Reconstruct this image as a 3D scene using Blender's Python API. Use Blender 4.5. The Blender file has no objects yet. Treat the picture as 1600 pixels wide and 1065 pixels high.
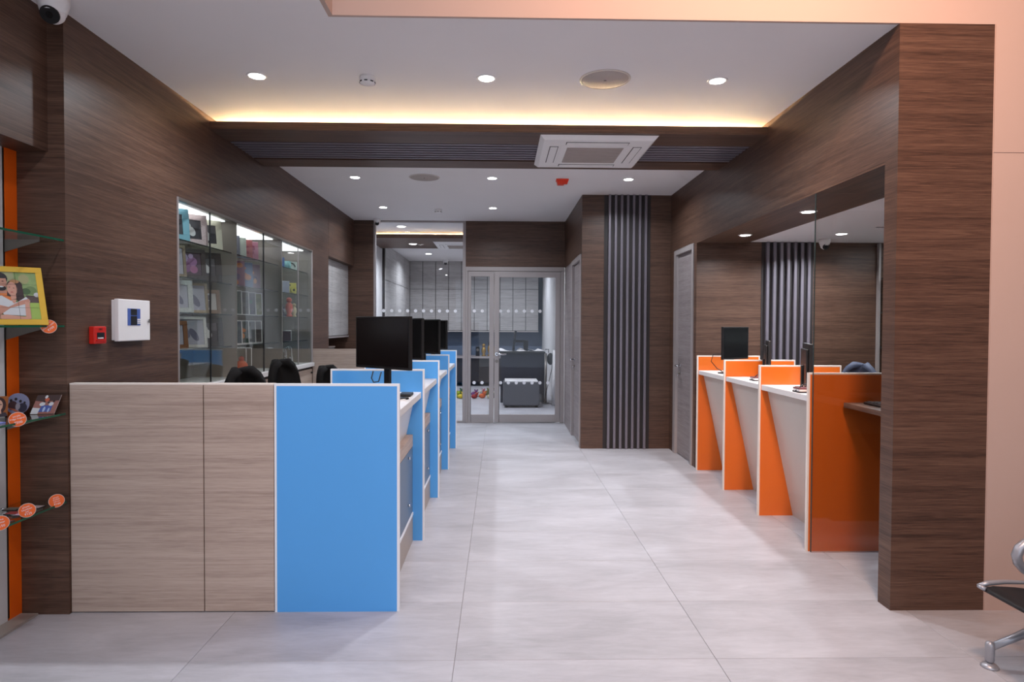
import bpy, bmesh, math, random
from mathutils import Vector, Matrix
random.seed(7)
C = bpy.context.scene.collection
SC = bpy.context.scene
PI = math.pi

# ------------------------------------------------------------------ camera, world, exposure
yaw, pitch, roll = 0.01966, 0.02132, 0.00432
fw = Vector((math.sin(yaw)*math.cos(pitch), math.cos(yaw)*math.cos(pitch), -math.sin(pitch)))
rt = Vector((math.cos(yaw), -math.sin(yaw), 0)); up = rt.cross(fw)
r2 = rt*math.cos(roll) + up*math.sin(roll); u2 = up*math.cos(roll) - rt*math.sin(roll)
cam = bpy.data.cameras.new('camera'); camo = bpy.data.objects.new('camera', cam); C.objects.link(camo)
M = Matrix.Identity(4)
for i in range(3):
    M[i][0] = r2[i]; M[i][1] = u2[i]; M[i][2] = -fw[i]
M[2][3] = 1.53
camo.matrix_world = M
cam.sensor_width = 36; cam.lens = 980/1600*36; cam.shift_y = -4.228/1600
cam.clip_start = 0.05; cam.clip_end = 100
SC.camera = camo
w = bpy.data.worlds.new('world'); SC.world = w; w.use_nodes = True
bgn = w.node_tree.nodes['Background']
bgn.inputs[0].default_value = (0.75, 0.85, 1.0, 1); bgn.inputs[1].default_value = 1.35
SC.view_settings.view_transform = 'Standard'; SC.view_settings.look = 'None'
SC.view_settings.exposure = 0.13; SC.view_settings.gamma = 1; SC.view_settings.use_curve_mapping = False
SC.cycles.use_denoising = True
SC.cycles.max_bounces = 10; SC.cycles.diffuse_bounces = 5; SC.cycles.glossy_bounces = 5
SC.cycles.transparent_max_bounces = 16; SC.cycles.transmission_bounces = 6
SC.cycles.sample_clamp_indirect = 4; SC.cycles.caustics_reflective = False; SC.cycles.caustics_refractive = False

COOL = (0.86, 0.92, 1.0); WARM = (1.0, 0.60, 0.40); NEUT = (0.93, 0.93, 1.0)
def area(name, loc, power, size, col, rot=(0, 0, 0), shape='DISK', sy=None, spread=180, parent=None):
    l = bpy.data.lights.new(name, 'AREA'); l.energy = power; l.shape = shape; l.size = size
    if sy: l.size_y = sy
    l.color = col; l.spread = math.radians(spread)
    o = bpy.data.objects.new(name, l); o.location = loc; o.rotation_euler = rot; C.objects.link(o)
    if parent: o.parent = parent
    return o
P_MAIN, P_SOF, P_BACK, P_WARM, P_FRONT = 15.5, 12.5, 16, 60, 25
# lamps of the taller front hall (behind and above the camera)
area('hall_lamp', (1.15, 1.0, 4.6), P_WARM, 0.5, WARM, rot=(math.radians(56), 0, math.radians(-12)), spread=110)
area('hall_lamp', (-0.3, 0.6, 4.7), P_FRONT, 0.4, NEUT)
area('hall_lamp', (0.7, -0.8, 4.7), P_FRONT, 0.4, NEUT)
area('hall_lamp', (-0.5, -1.9, 4.7), P_FRONT, 0.4, NEUT)
area('hall_lamp', (-1.7, 1.6, 3.12), P_MAIN*1.0, 0.1, NEUT)
area('hall_lamp', (-1.7, -0.6, 3.12), P_MAIN*1.0, 0.1, NEUT)

# ------------------------------------------------------------------ materials
MT = {}
def srgb(r, g, b):
    f = lambda c: (c/255/12.92) if c/255 <= .04045 else ((c/255+.055)/1.055)**2.4
    return (f(r), f(g), f(b), 1)
def mat(name, col, rough=.5, metal=0, spec=.5, emit=None, es=0, var=0, vscale=(3, 3, 3), bump=0, bscale=40, coat=0, alpha=1):
    if name in MT: return MT[name]
    m = bpy.data.materials.new(name); m.use_nodes = True; nt = m.node_tree; N = nt.nodes; L = nt.links
    b = N['Principled BSDF']; b.inputs['Base Color'].default_value = col
    b.inputs['Roughness'].default_value = rough; b.inputs['Metallic'].default_value = metal
    b.inputs['Specular IOR Level'].default_value = spec; b.inputs['Coat Weight'].default_value = coat
    if emit: b.inputs['Emission Color'].default_value = emit; b.inputs['Emission Strength'].default_value = es
    g = N.new('ShaderNodeNewGeometry'); mp = N.new('ShaderNodeMapping'); n = N.new('ShaderNodeTexNoise')
    L.new(g.outputs['Position'], mp.inputs[0]); mp.inputs['Scale'].default_value = vscale
    L.new(mp.outputs[0], n.inputs['Vector']); n.inputs['Scale'].default_value = 1; n.inputs['Detail'].default_value = 5
    mx = N.new('ShaderNodeMix'); mx.data_type = 'RGBA'
    v = max(var, .02)
    mx.inputs[6].default_value = tuple(c*(1-v) for c in col[:3])+(1,); mx.inputs[7].default_value = tuple(min(1, c*(1+v)) for c in col[:3])+(1,)
    L.new(n.outputs['Fac'], mx.inputs[0]); L.new(mx.outputs[2], b.inputs['Base Color'])
    if bump:
        n2 = N.new('ShaderNodeTexNoise'); n2.inputs['Scale'].default_value = bscale; L.new(g.outputs['Position'], n2.inputs['Vector'])
        bp = N.new('ShaderNodeBump'); bp.inputs['Strength'].default_value = bump; bp.inputs['Distance'].default_value = .002
        L.new(n2.outputs['Fac'], bp.inputs['Height']); L.new(bp.outputs[0], b.inputs['Normal'])
    MT[name] = m; return m
def wood(name, dark, mid, light, scale, rough=.42, spec=.4):
    m = bpy.data.materials.new(name); m.use_nodes = True; nt = m.node_tree; N = nt.nodes; L = nt.links
    b = N['Principled BSDF']; b.inputs['Roughness'].default_value = rough; b.inputs['Specular IOR Level'].default_value = spec
    g = N.new('ShaderNodeNewGeometry')
    def noise(sc, det, rough_=.6, dist=0):
        mp = N.new('ShaderNodeMapping'); mp.inputs['Scale'].default_value = sc; L.new(g.outputs['Position'], mp.inputs[0])
        n = N.new('ShaderNodeTexNoise'); n.inputs['Scale'].default_value = 1; n.inputs['Detail'].default_value = det
        n.inputs['Roughness'].default_value = rough_; n.inputs['Distortion'].default_value = dist
        L.new(mp.outputs[0], n.inputs['Vector']); return n
    a = noise(scale, 6, .7, .9)
    c = noise(tuple(s*6 for s in scale), 3, .6)
    d = noise(tuple(s*.22 for s in scale), 2, .5)
    def math_(op, x, y):
        k = N.new('ShaderNodeMath'); k.operation = op
        for i, s in enumerate((x, y)):
            if isinstance(s, (int, float)): k.inputs[i].default_value = s
            else: L.new(s, k.inputs[i])
        return k.outputs[0]
    s = math_('ADD', math_('MULTIPLY', a.outputs['Fac'], .46), math_('MULTIPLY', c.outputs['Fac'], .34))
    s = math_('ADD', s, math_('MULTIPLY', d.outputs['Fac'], .20))
    r = N.new('ShaderNodeValToRGB'); L.new(s, r.inputs[0])
    r.color_ramp.elements[0].position = .39; r.color_ramp.elements[0].color = dark
    r.color_ramp.elements[1].position = .61; r.color_ramp.elements[1].color = light
    e = r.color_ramp.elements.new(.5); e.color = mid
    L.new(r.outputs[0], b.inputs['Base Color'])
    bp = N.new('ShaderNodeBump'); bp.inputs['Strength'].default_value = .12; bp.inputs['Distance'].default_value = .001
    L.new(c.outputs['Fac'], bp.inputs['Height']); L.new(bp.outputs[0], b.inputs['Normal'])
    MT[name] = m; return m
def glass(name, tint=(1, 1, 1, 1), gloss=1.0, ior=1.5, rough=0.0):
    m = bpy.data.materials.new(name); m.use_nodes = True; nt = m.node_tree; N = nt.nodes; L = nt.links
    N.remove(N['Principled BSDF']); o = N['Material Output']
    t = N.new('ShaderNodeBsdfTransparent'); t.inputs[0].default_value = tint
    gl = N.new('ShaderNodeBsdfGlossy'); gl.inputs['Roughness'].default_value = rough; gl.inputs[0].default_value = (gloss, gloss, gloss, 1)
    fr = N.new('ShaderNodeFresnel'); ge = N.new('ShaderNodeNewGeometry'); mr = N.new('ShaderNodeMapRange')
    mr.inputs['To Min'].default_value = ior; mr.inputs['To Max'].default_value = 1/ior; L.new(ge.outputs['Backfacing'], mr.inputs['Value']); L.new(mr.outputs[0], fr.inputs[0])
    mx = N.new('ShaderNodeMixShader'); L.new(fr.outputs[0], mx.inputs[0]); L.new(t.outputs[0], mx.inputs[1]); L.new(gl.outputs[0], mx.inputs[2])
    L.new(mx.outputs[0], o.inputs[0]); MT[name] = m; return m

WD = [srgb(59, 41, 32), srgb(85, 61, 49), srgb(105, 79, 64)]
wood('walnut', *WD, (1.5, 1.5, 58)); wood('walnut_soffit', *WD, (1.2, 58, 58))
wood('walnut_lengthwise', *WD, (42, 1.0, 42))
LW = [srgb(156, 136, 124), srgb(179, 159, 146), srgb(193, 174, 161)]
wood('ash_laminate', *LW, (1.4, 1.4, 60), .45)
wood('door_laminate', srgb(124, 114, 114), srgb(142, 132, 132), srgb(156, 147, 146), (1.3, 1.3, 30), .45)
wood('grey_laminate', srgb(150, 146, 144), srgb(174, 170, 168), srgb(188, 184, 182), (1.3, 1.3, 26), .42)
def tile_mat():
    m = bpy.data.materials.new('floor_tile'); m.use_nodes = True; nt = m.node_tree; N = nt.nodes; L = nt.links
    b = N['Principled BSDF']; b.inputs['Roughness'].default_value = .38; b.inputs['Specular IOR Level'].default_value = .35
    g = N.new('ShaderNodeNewGeometry'); oi = N.new('ShaderNodeObjectInfo')
    ad = N.new('ShaderNodeVectorMath'); ad.operation = 'ADD'; cb = N.new('ShaderNodeCombineXYZ')
    ml = N.new('ShaderNodeMath'); ml.operation = 'MULTIPLY'; ml.inputs[1].default_value = 37; L.new(oi.outputs['Random'], ml.inputs[0])
    L.new(ml.outputs[0], cb.inputs[2]); L.new(g.outputs['Position'], ad.inputs[0]); L.new(cb.outputs[0], ad.inputs[1])
    def nz(sc, det, r=.6):
        mp = N.new('ShaderNodeMapping'); mp.inputs['Scale'].default_value = sc; L.new(ad.outputs[0], mp.inputs[0])
        n = N.new('ShaderNodeTexNoise'); n.inputs['Scale'].default_value = 1; n.inputs['Detail'].default_value = det; n.inputs['Roughness'].default_value = r
        n.inputs['Distortion'].default_value = .6
        L.new(mp.outputs[0], n.inputs['Vector']); return n.outputs['Fac']
    a = nz((1.3, 3.2, 1), 5); c = nz((6, 30, 1), 4, .7)
    m1 = N.new('ShaderNodeMath'); m1.operation = 'MULTIPLY'; m1.inputs[1].default_value = .65; L.new(a, m1.inputs[0])
    m2 = N.new('ShaderNodeMath'); m2.operation = 'MULTIPLY_ADD'; m2.inputs[1].default_value = .35; L.new(c, m2.inputs[0]); L.new(m1.outputs[0], m2.inputs[2])
    r = N.new('ShaderNodeValToRGB'); L.new(m2.outputs[0], r.inputs[0])
    r.color_ramp.elements[0].position = .34; r.color_ramp.elements[0].color = srgb(163, 161, 165)
    r.color_ramp.elements[1].position = .66; r.color_ramp.elements[1].color = srgb(192, 190, 195)
    L.new(r.outputs[0], b.inputs['Base Color']); MT['floor_tile'] = m
tile_mat()
mat('grout', srgb(140, 134, 132), .8)
mat('ceiling_paint', srgb(236, 232, 232), .8, spec=.2)
mat('peach_wall', srgb(190, 166, 155), .7, spec=.2, var=.02)
mat('white_wall', srgb(212, 210, 210), .6, spec=.3)
mat('blue_wall', srgb(98, 110, 130), .6)
mat('blue_laminate', srgb(86, 164, 232), .38, spec=.45)
mat('blue_grey_laminate', srgb(96, 116, 140), .4)
mat('orange_laminate', srgb(216, 106, 36), .28, spec=.5)
mat('orange_paint', srgb(240, 100, 10), .45)
mat('edge_band', srgb(225, 214, 205), .5); mat('edge_band_white', srgb(232, 234, 238), .4)
mat('white_laminate', srgb(222, 219, 218), .35); mat('cream_laminate', srgb(198, 190, 182), .45)
mat('plinth_beige', srgb(160, 148, 140), .45)
mat('case_laminate', srgb(136, 128, 120), .5); mat('slat_paint', srgb(118, 111, 119), .4, metal=.25); mat('slat_gap', srgb(36, 28, 27), .6)
mat('aluminium', srgb(166, 157, 155), .42, metal=.2); mat('chrome', srgb(215, 215, 218), .18, metal=1)
mat('silver_paint', srgb(168, 168, 174), .32, metal=.5); mat('steel', srgb(130, 124, 118), .35, metal=.7)
mat('black_plastic', srgb(16, 15, 16), .45); mat('screen_black', srgb(8, 7, 9), .25); mat('black_fabric', srgb(14, 12, 12), .85, spec=.2)
mat('navy_fabric', srgb(48, 56, 76), .7); mat('navy_laminate', srgb(12, 15, 34), .5)
mat('black_leather', srgb(18, 15, 17), .5, bump=.4, bscale=300)
mat('white_plastic', srgb(240, 237, 236), .4); mat('offwhite_plastic', srgb(205, 196, 190), .45)
mat('ac_grille', srgb(172, 160, 154), .6); mat('dark_slot', srgb(30, 27, 27), .6)
mat('red_plastic', srgb(205, 34, 22), .4); mat('sounder_red', srgb(240, 66, 34), .35); mat('label_black', srgb(22, 22, 26), .4); mat('panel_blue', srgb(72, 98, 168), .4)
mat('paper', srgb(235, 232, 232), .7); mat('brass', srgb(170, 135, 70), .3, metal=.8)
mat('lens_white', srgb(255, 255, 255), .5, emit=(1, 1, 1, 1), es=14)
mat('cove_led', srgb(255, 220, 150), .5, emit=(1, .70, .36, 1), es=340)
mat('cove_led_dim', srgb(255, 220, 150), .5, emit=(1, .66, .32, 1), es=90)
mat('case_led', srgb(255, 255, 255), .5, emit=(.95, .98, 1, 1), es=2.6)
mat('frost_sticker', srgb(236, 236, 240), .8)
mat('grey_box', srgb(74, 76, 82), .6); mat('sticker_orange', srgb(240, 105, 35), .5)
mat('photo_green', srgb(140, 165, 105), .5, var=.35, vscale=(30, 30, 30))
mat('gasket', srgb(14, 14, 15), .5)
glass('clear_glass', (.97, .985, .98, 1)); glass('case_glass', (.93, .95, .94, 1), gloss=.7, ior=1.5)
glass('shelf_glass', (.90, .95, .93, 1)); glass('partition_glass', (.87, .88, .90, 1), gloss=.45, ior=1.5)
glass('screen_glass', (.92, .91, .90, 1), ior=1.5)
mat('glass_edge_green', srgb(28, 84, 62), .2); mat('glass_edge_dark', srgb(40, 54, 54), .2)
_cc = {}
def col(r, g, b, rough=.5, **k):
    key = (r, g, b, rough)
    if key not in _cc: _cc[key] = mat('colour_%d_%d_%d_%d' % (r, g, b, rough*100), srgb(r, g, b), rough, **k)
    return _cc[key]

# ------------------------------------------------------------------ mesh helpers
def wloc(o):
    v = Vector((0, 0, 0))
    while o is not None: v += o.location; o = o.parent
    return v
class MB:
    def __init__(s): s.v = []; s.f = []; s.m = []; s.ms = []; s.sm = []
    def mi(s, m):
        if m is None: return 0
        m = MT[m] if isinstance(m, str) else m
        if m not in s.ms: s.ms.append(m)
        return s.ms.index(m)
    def add(s, vs, fs, m=None, smooth=False):
        o = len(s.v); s.v += [tuple(p) for p in vs]; k = s.mi(m)
        for f in fs: s.f.append([i+o for i in f]); s.m.append(k); s.sm.append(smooth)
        return s
    def box(s, x0, x1, y0, y1, z0, z1, m=None):
        v = [(x, y, z) for z in (z0, z1) for y in (y0, y1) for x in (x0, x1)]
        return s.add(v, [(0, 2, 3, 1), (4, 5, 7, 6), (0, 1, 5, 4), (2, 6, 7, 3), (0, 4, 6, 2), (1, 3, 7, 5)], m)
    def prism(s, pts, axis, a, b, m=None):   # polygon in the two other axes, extruded along axis
        def P(p, t): q = list(p); q.insert(axis, t); return q
        n = len(pts); v = [P(p, a) for p in pts]+[P(p, b) for p in pts]
        f = [tuple(range(n-1, -1, -1)), tuple(range(n, 2*n))]+[(i, (i+1) % n, n+(i+1) % n, n+i) for i in range(n)]
        return s.add(v, f, m)
    def cyl(s, p0, p1, r0, r1=None, n=20, m=None, caps=True, smooth=True):
        r1 = r0 if r1 is None else r1; p0 = Vector(p0); p1 = Vector(p1); d = (p1-p0).normalized()
        a = d.orthogonal().normalized(); b = d.cross(a)
        v = []
        for p, r in ((p0, r0), (p1, r1)):
            for i in range(n):
                t = 2*PI*i/n; v.append(p+(a*math.cos(t)+b*math.sin(t))*r)
        f = [(i, (i+1) % n, n+(i+1) % n, n+i) for i in range(n)]
        s.add(v, f, m, smooth)
        if caps: s.add(v[:n], [tuple(range(n-1, -1, -1))], m); s.add(v[n:], [tuple(range(n))], m)
        return s
    def lathe(s, prof, c, axis=(0, 0, 1), n=24, m=None, smooth=True):   # prof: (radius, height) list
        d = Vector(axis).normalized(); a = d.orthogonal().normalized(); b = d.cross(a); c = Vector(c)
        v = []
        for r, h in prof:
            for i in range(n):
                t = 2*PI*i/n; v.append(c+d*h+(a*math.cos(t)+b*math.sin(t))*r)
        f = []
        for k in range(len(prof)-1):
            for i in range(n): f.append((k*n+i, k*n+(i+1) % n, (k+1)*n+(i+1) % n, (k+1)*n+i))
        f.append(tuple(range(n-1, -1, -1))); q = (len(prof)-1)*n; f.append(tuple(range(q, q+n)))
        return s.add(v, f, m, smooth)
    def tube(s, pts, r, n=8, m=None):
        pts = [Vector(p) for p in pts]; rs = r if isinstance(r, (list, tuple)) else [r]*len(pts); v = []
        a = None
        for k, p in enumerate(pts):
            d = (pts[min(k+1, len(pts)-1)]-pts[max(k-1, 0)]).normalized()
            if a is None: a = d.orthogonal().normalized()
            a = (a-d*a.dot(d)).normalized(); b = d.cross(a)
            for i in range(n):
                t = 2*PI*i/n; v.append(p+(a*math.cos(t)+b*math.sin(t))*rs[k])
        f = [(k*n+i, k*n+(i+1) % n, (k+1)*n+(i+1) % n, (k+1)*n+i) for k in range(len(pts)-1) for i in range(n)]
        f += [tuple(range(n-1, -1, -1)), tuple(range((len(pts)-1)*n, len(pts)*n))]
        return s.add(v, f, m, True)
    def grid(s, fn, nu, nv, m=None, thick=0, smooth=True):
        v = [fn(i/nu, j/nv) for j in range(nv+1) for i in range(nu+1)]
        f = [(j*(nu+1)+i, j*(nu+1)+i+1, (j+1)*(nu+1)+i+1, (j+1)*(nu+1)+i) for j in range(nv) for i in range(nu)]
        return s.add(v, f, m, smooth)
    def xf(s, Mx): s.v = [tuple(Mx @ Vector(p)) for p in s.v]; return s
    def build(s, name, m=None, parent=None, bevel=0, seg=2, local=False, solid=0, sub=0):
        me = bpy.data.meshes.new(name)
        off = Vector((0, 0, 0)) if (local or parent is None) else wloc(parent)
        me.from_pydata([tuple(Vector(p)-off) for p in s.v], [], s.f)
        if s.ms and m is None:
            for x in s.ms: me.materials.append(x)
            for p, k in zip(me.polygons, s.m): p.material_index = k
        else: me.materials.append(MT[m] if isinstance(m, str) else m)
        for p, k in zip(me.polygons, s.sm): p.use_smooth = k
        bm = bmesh.new(); bm.from_mesh(me)
        bmesh.ops.remove_doubles(bm, verts=bm.verts, dist=1e-6)
        bmesh.ops.recalc_face_normals(bm, faces=bm.faces)
        if bevel:
            ed = [e for e in bm.edges if len(e.link_faces) == 2 and e.calc_face_angle(0) > .6]
            bmesh.ops.bevel(bm, geom=ed, offset=bevel, segments=seg, profile=.6, affect='EDGES', clamp_overlap=True)
        bm.to_mesh(me); bm.free()
        o = bpy.data.objects.new(name, me); C.objects.link(o)
        if parent: o.parent = parent
        if solid:
            md = o.modifiers.new('s', 'SOLIDIFY'); md.thickness = solid; md.offset = 0
        if sub:
            md = o.modifiers.new('u', 'SUBSURF'); md.levels = sub; md.render_levels = sub
        return o
def B(name, x0, x1, y0, y1, z0, z1, m, parent=None, bevel=0, **k): return MB().box(x0, x1, y0, y1, z0, z1).build(name, m, parent, bevel, **k)
def tag(o, label=None, cat=None, group=None, kind=None):
    if label: o['label'] = label
    if cat: o['category'] = cat
    if group: o['group'] = group
    if kind: o['kind'] = kind
    return o
def thing(name, loc, label, cat, group=None, rz=0):
    o = bpy.data.objects.new(name, None); o.location = loc; o.rotation_euler = (0, 0, rz); o.empty_display_size = .05; C.objects.link(o)
    return tag(o, label, cat, group)
def st(o, label, cat='wall'): return tag(o, label, cat, None, 'structure')
def S(name, x0, x1, y0, y1, z0, z1, m, label, cat='wall', parent=None, bevel=0):
    return st(B(name, x0, x1, y0, y1, z0, z1, m, parent, bevel), label, cat)
def dup(o, parent=None):
    c = o.copy(); C.objects.link(c); c.parent = parent
    for ch in list(o.children): dup(ch, c)
    return c
def text(name, body, size, mx, m, parent=None, ext=.0003):
    cu = bpy.data.curves.new(name, 'FONT'); cu.body = body; cu.size = size; cu.align_x = 'CENTER'; cu.align_y = 'CENTER'; cu.extrude = ext
    cu.resolution_u = 2; cu.materials.append(MT[m] if isinstance(m, str) else m)
    q = bpy.data.objects.new(name, cu); C.objects.link(q); bpy.context.view_layer.update()
    me = bpy.data.meshes.new_from_object(q.evaluated_get(bpy.context.evaluated_depsgraph_get())); bpy.data.objects.remove(q)
    o = bpy.data.objects.new(name, me); C.objects.link(o)
    if parent: o.parent = parent; mx = Matrix.Translation(-wloc(parent)) @ mx
    o.matrix_local = mx
    return o
def basis(o, u, v):   # matrix whose x = u, y = v, z = normal
    u = Vector(u).normalized(); v = Vector(v); n = u.cross(v).normalized(); v = n.cross(u)
    mm = Matrix.Identity(4)
    for i in range(3): mm[i][0] = u[i]; mm[i][1] = v[i]; mm[i][2] = n[i]; mm[i][3] = o[i]
    return mm

# ------------------------------------------------------------------ constants of the room
XL, XR, YP, ZC, ZH, YG, YS, XS = -2.255, 2.11, 3.31, 3.135, 2.43, 9.76, 7.737, 1.01
YB = 16.3

# ------------------------------------------------------------------ floor with tiles
fl = st(B('floor', -2.75, 5.3, -3.2, 16.6, -.12, -.004, 'grout'), 'pale grey stone-look tiled floor of the hall', 'floor')
tb = MB().box(.001, 1.199, .001, .599, -.006, 0); t0 = tb.build('tile', 'floor_tile', fl, bevel=.0012, seg=1, local=True); first = True
xs = [-2.6+1.2*i for i in range(7)]
for j in range(0, 25):
    y = 1.635+.6*j
    for i, x in enumerate(xs):
        if x > -.1 and x > 1.1 and y > 9.8: continue
        if x >= 4.5 and y > 3.3: continue
        o = t0 if first else t0.copy()
        if not first: C.objects.link(o)
        first = False; o.parent = fl; o.location = (x, y, 0)
B('tile_field', -2.75, 5.3, -3.2, 1.634, -.004, 0, 'floor_tile', fl)

# ------------------------------------------------------------------ ceilings
ce = MB().box(XL-.5, 2.9, YP+.02, 16.6, ZC, ZC+.1).box(XL-.5, -.90, -3.2, YP+.02, ZC, ZC+.1)
st(ce.build('ceiling', 'ceiling_paint'), 'smooth white painted ceiling over the service hall', 'ceiling')
S('ceiling', -1.0, 5.3, -3.2, 3.5, 5.0, 5.1, 'ceiling_paint', 'higher ceiling of the entrance hall above the camera', 'ceiling')
S('ceiling', 2.65, 4.3, 3.42, 6.705, ZH, ZH+.1, 'ceiling_paint', 'low white ceiling inside the glazed side room', 'ceiling')
# peach fascia of the high hall
fa = MB().box(-.90, 5.3, YP, YP+.019, ZC-.001, 5.0).box(-.90, -.876, -3.2, YP, ZC-.001, 5.0)
st(fa.build('wall_fascia', 'peach_wall'), 'peach lit bulkhead band above the opening', 'wall')
pw = st(B('wall_front', 2.62, 5.3, YP, YP+.11, 0, ZC-.002, 'peach_wall'), 'peach wall right of the walnut pillar', 'wall')
for z0, z1, x0, x1 in ((0, 2.455, 2.623, 3.9), (2.459, ZC-.001, 2.623, 3.9)):
    B('panel', x0, x1, YP-.004, YP, z0, z1, 'peach_wall', pw)
S('wall_right', 5.2, 5.3, -3.2, 3.31, 0, 5, 'peach_wall', 'peach side wall of the entrance hall')
S('wall_front', -2.75, -1.6, -3.3, -3.2, 0, 5, 'peach_wall', 'wall pier beside the shop entrance behind the camera')
S('wall_front', 3.6, 5.3, -3.3, -3.2, 0, 5, 'peach_wall', 'second wall pier beside the shop entrance behind the camera')

# ------------------------------------------------------------------ left wall
S('wall_left', -2.75, XL, YP, 4.44, 0, ZC, 'walnut', 'walnut laminate wall carrying the control panel')
S('wall_left', -2.75, XL, 4.44, 7.585, 2.418, ZC, 'walnut', 'walnut laminate wall above the glass display cabinet')
S('wall_left', -2.75, XL, 7.585, 8.314, 0, ZC, 'walnut', 'walnut laminate wall strip beyond the display cabinet')
S('wall_left', -2.75, XL, 8.318, YG, 2.43, ZC, 'walnut', 'walnut laminate wall above the far recess')
S('wall_left', -2.75, -2.66, 4.44, YG, 0, 2.43, 'walnut', 'walnut backing wall behind the recessed cabinets')
S('wall_left', -2.75, -2.34, -3.2, YP, 2.414, ZC, 'walnut', 'walnut bulkhead above the gift shelves')
wl = S('wall_left', -2.75, -2.5, -3.2, 3.214, 0, 2.414, 'white_wall', 'white slotted display wall behind the gift shelves')
B('slotted_strip', -2.52, -2.503, 3.214, 3.230, .02, 2.41, 'gasket', wl)
S('trim_1', -2.52, -2.499, 3.231, 3.308, 0.0, 2.414, 'orange_paint', 'vertical bright orange strip beside the gift shelves', 'trim')
S('baseboard_left', -2.5, -2.41, -3.2, 3.30, 0, .012, 'plinth_beige', 'low floor edging strip under the gift shelves', 'baseboard')

# ------------------------------------------------------------------ right side
S('pillar', XR, 2.62, YP, 3.42, 0, ZC-.002, 'walnut', 'walnut laminate pillar right of the opening', 'pillar')
S('wall_right', XR, 2.65, 3.42, 6.705, ZH, ZC, 'walnut_bulk' if 'walnut_bulk' in MT else 'walnut', 'walnut bulkhead over the glazed service window')
S('trim_2', XR+.001, 2.65, 3.42, 6.705, ZH-.012, ZH-.001, 'walnut_lengthwise', 'walnut soffit with small downlights above the orange counters', 'soffit')
S('wall_right', 2.62, 4.3, 3.421, 3.50, 0, ZH, 'walnut', 'walnut wall at the back of the pillar')
sr = S('wall_back', XR, 4.3, 6.705, 6.79, 0, ZC, 'walnut', 'walnut end wall behind the orange counters')
S('wall_right', 4.06, 4.3, 3.5, 5.3, 0, ZH, 'walnut', 'walnut far side wall of the glazed side room')
S('wall_right', 4.42, 4.5, 5.3, 6.705, 0, ZH, 'walnut', 'backing wall of the tall shelf recess')
# wall with door between side room and slatted wall
S('wall_right', XR, 2.3, 6.79, 7.82, 2.425, ZC, 'walnut', 'walnut wall above the grey door near the slats')
S('wall_right', XR, 2.3, 7.545, 7.82, 0, 2.425, 'walnut', 'narrow walnut wall strip between the slats and the grey door')
# slatted wall block
wb = S('wall_back', XS, 2.3, YS, 7.80, 0, ZC, 'walnut', 'walnut end wall with seven vertical slats')
S('wall_right', XS, 1.2, 7.80, YG, ZH-.02, ZC, 'walnut', 'walnut side wall above the corridor door')
S('wall_right', XS, 1.2, 8.77, YG, 0, ZH-.02, 'door_laminate', 'grey side wall strip beside the glass door')
S('wall_right', 1.10, 1.2, 7.8, 8.77, 0, 2.41, 'walnut', 'backing wall behind the corridor door')
def slat_wall(par, x0, x1, ybk, z1, n=7, pitch=.0745):
    B('slat_backing', x0, x1, ybk-.004, ybk, .0, z1, 'slat_gap', par)
    xx = (x0+x1)/2-pitch*(n-1)/2; o0 = None
    for k in range(n):
        cx = xx+k*pitch
        if o0 is None:
            o0 = MB().box(-.0155, .0155, -.035, 0, .0, z1).build('slat', 'slat_paint', par, bevel=.003, seg=1, local=True); o = o0
        else: o = o0.copy(); C.objects.link(o); o.parent = par
        o.location = (cx, ybk-.004, 0)
slat_wall(wb, 1.283, 1.857, YS, ZC-.001)
slat_wall(sr, 2.81, 3.372, 6.705, ZH-.001)

# ------------------------------------------------------------------ dropped beam with slats and cove light
bm_ = st(MB().box(XL+.001, XR-.001, 4.962, 5.268, 3.037, 3.055).box(XL+.001, XR-.001, 5.822, 6.085, 3.037, 3.0795).box(XL+.001, XR-.001, 5.268, 6.085, 3.08, ZC-.0005).box(XL+.001, XR-.001, 5.25, 5.268, 3.055, 3.08)
         .build('beam', 'walnut_soffit'), 'dropped walnut ceiling beam with a warm cove light', 'beam')
B('fascia', XL+.001, XR-.001, 4.942, 4.961, 3.037, 3.098, 'walnut', bm_)
B('light_strip', XL+.02, XR-.02, 5.20, 5.215, 3.081, 3.094, 'cove_led', bm_)
B('slat_backing', XL+.001, XR-.001, 5.269, 5.821, 3.078, 3.0798, 'slat_gap', bm_)
o0 = None
for k in range(7):
    if o0 is None: o0 = MB().box(XL+.002, XR-.002, -.016, .016, -.038, 0).build('slat', 'slat_paint', bm_, bevel=.003, seg=1, local=True); o = o0
    else: o = o0.copy(); C.objects.link(o); o.parent = bm_
    o.location = (0, 5.322+k*.0745, 3.0775)
# the back room's beam
b2 = st(MB().box(XL-.09, 1.09, 10.98, 12.45, 3.03, 3.055).box(XL-.09, 1.09, 11.3, 12.45, 3.055, ZC-.001).build('beam', 'walnut_soffit'), 'dropped beam of the back room beyond the glass wall', 'beam')
B('fascia', XL-.09, 1.09, 10.96, 10.979, 3.03, 3.098, 'walnut', b2)
B('light_strip', XL-.07, 1.07, 11.2, 11.215, 3.078, 3.09, 'cove_led_dim', b2)

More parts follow.
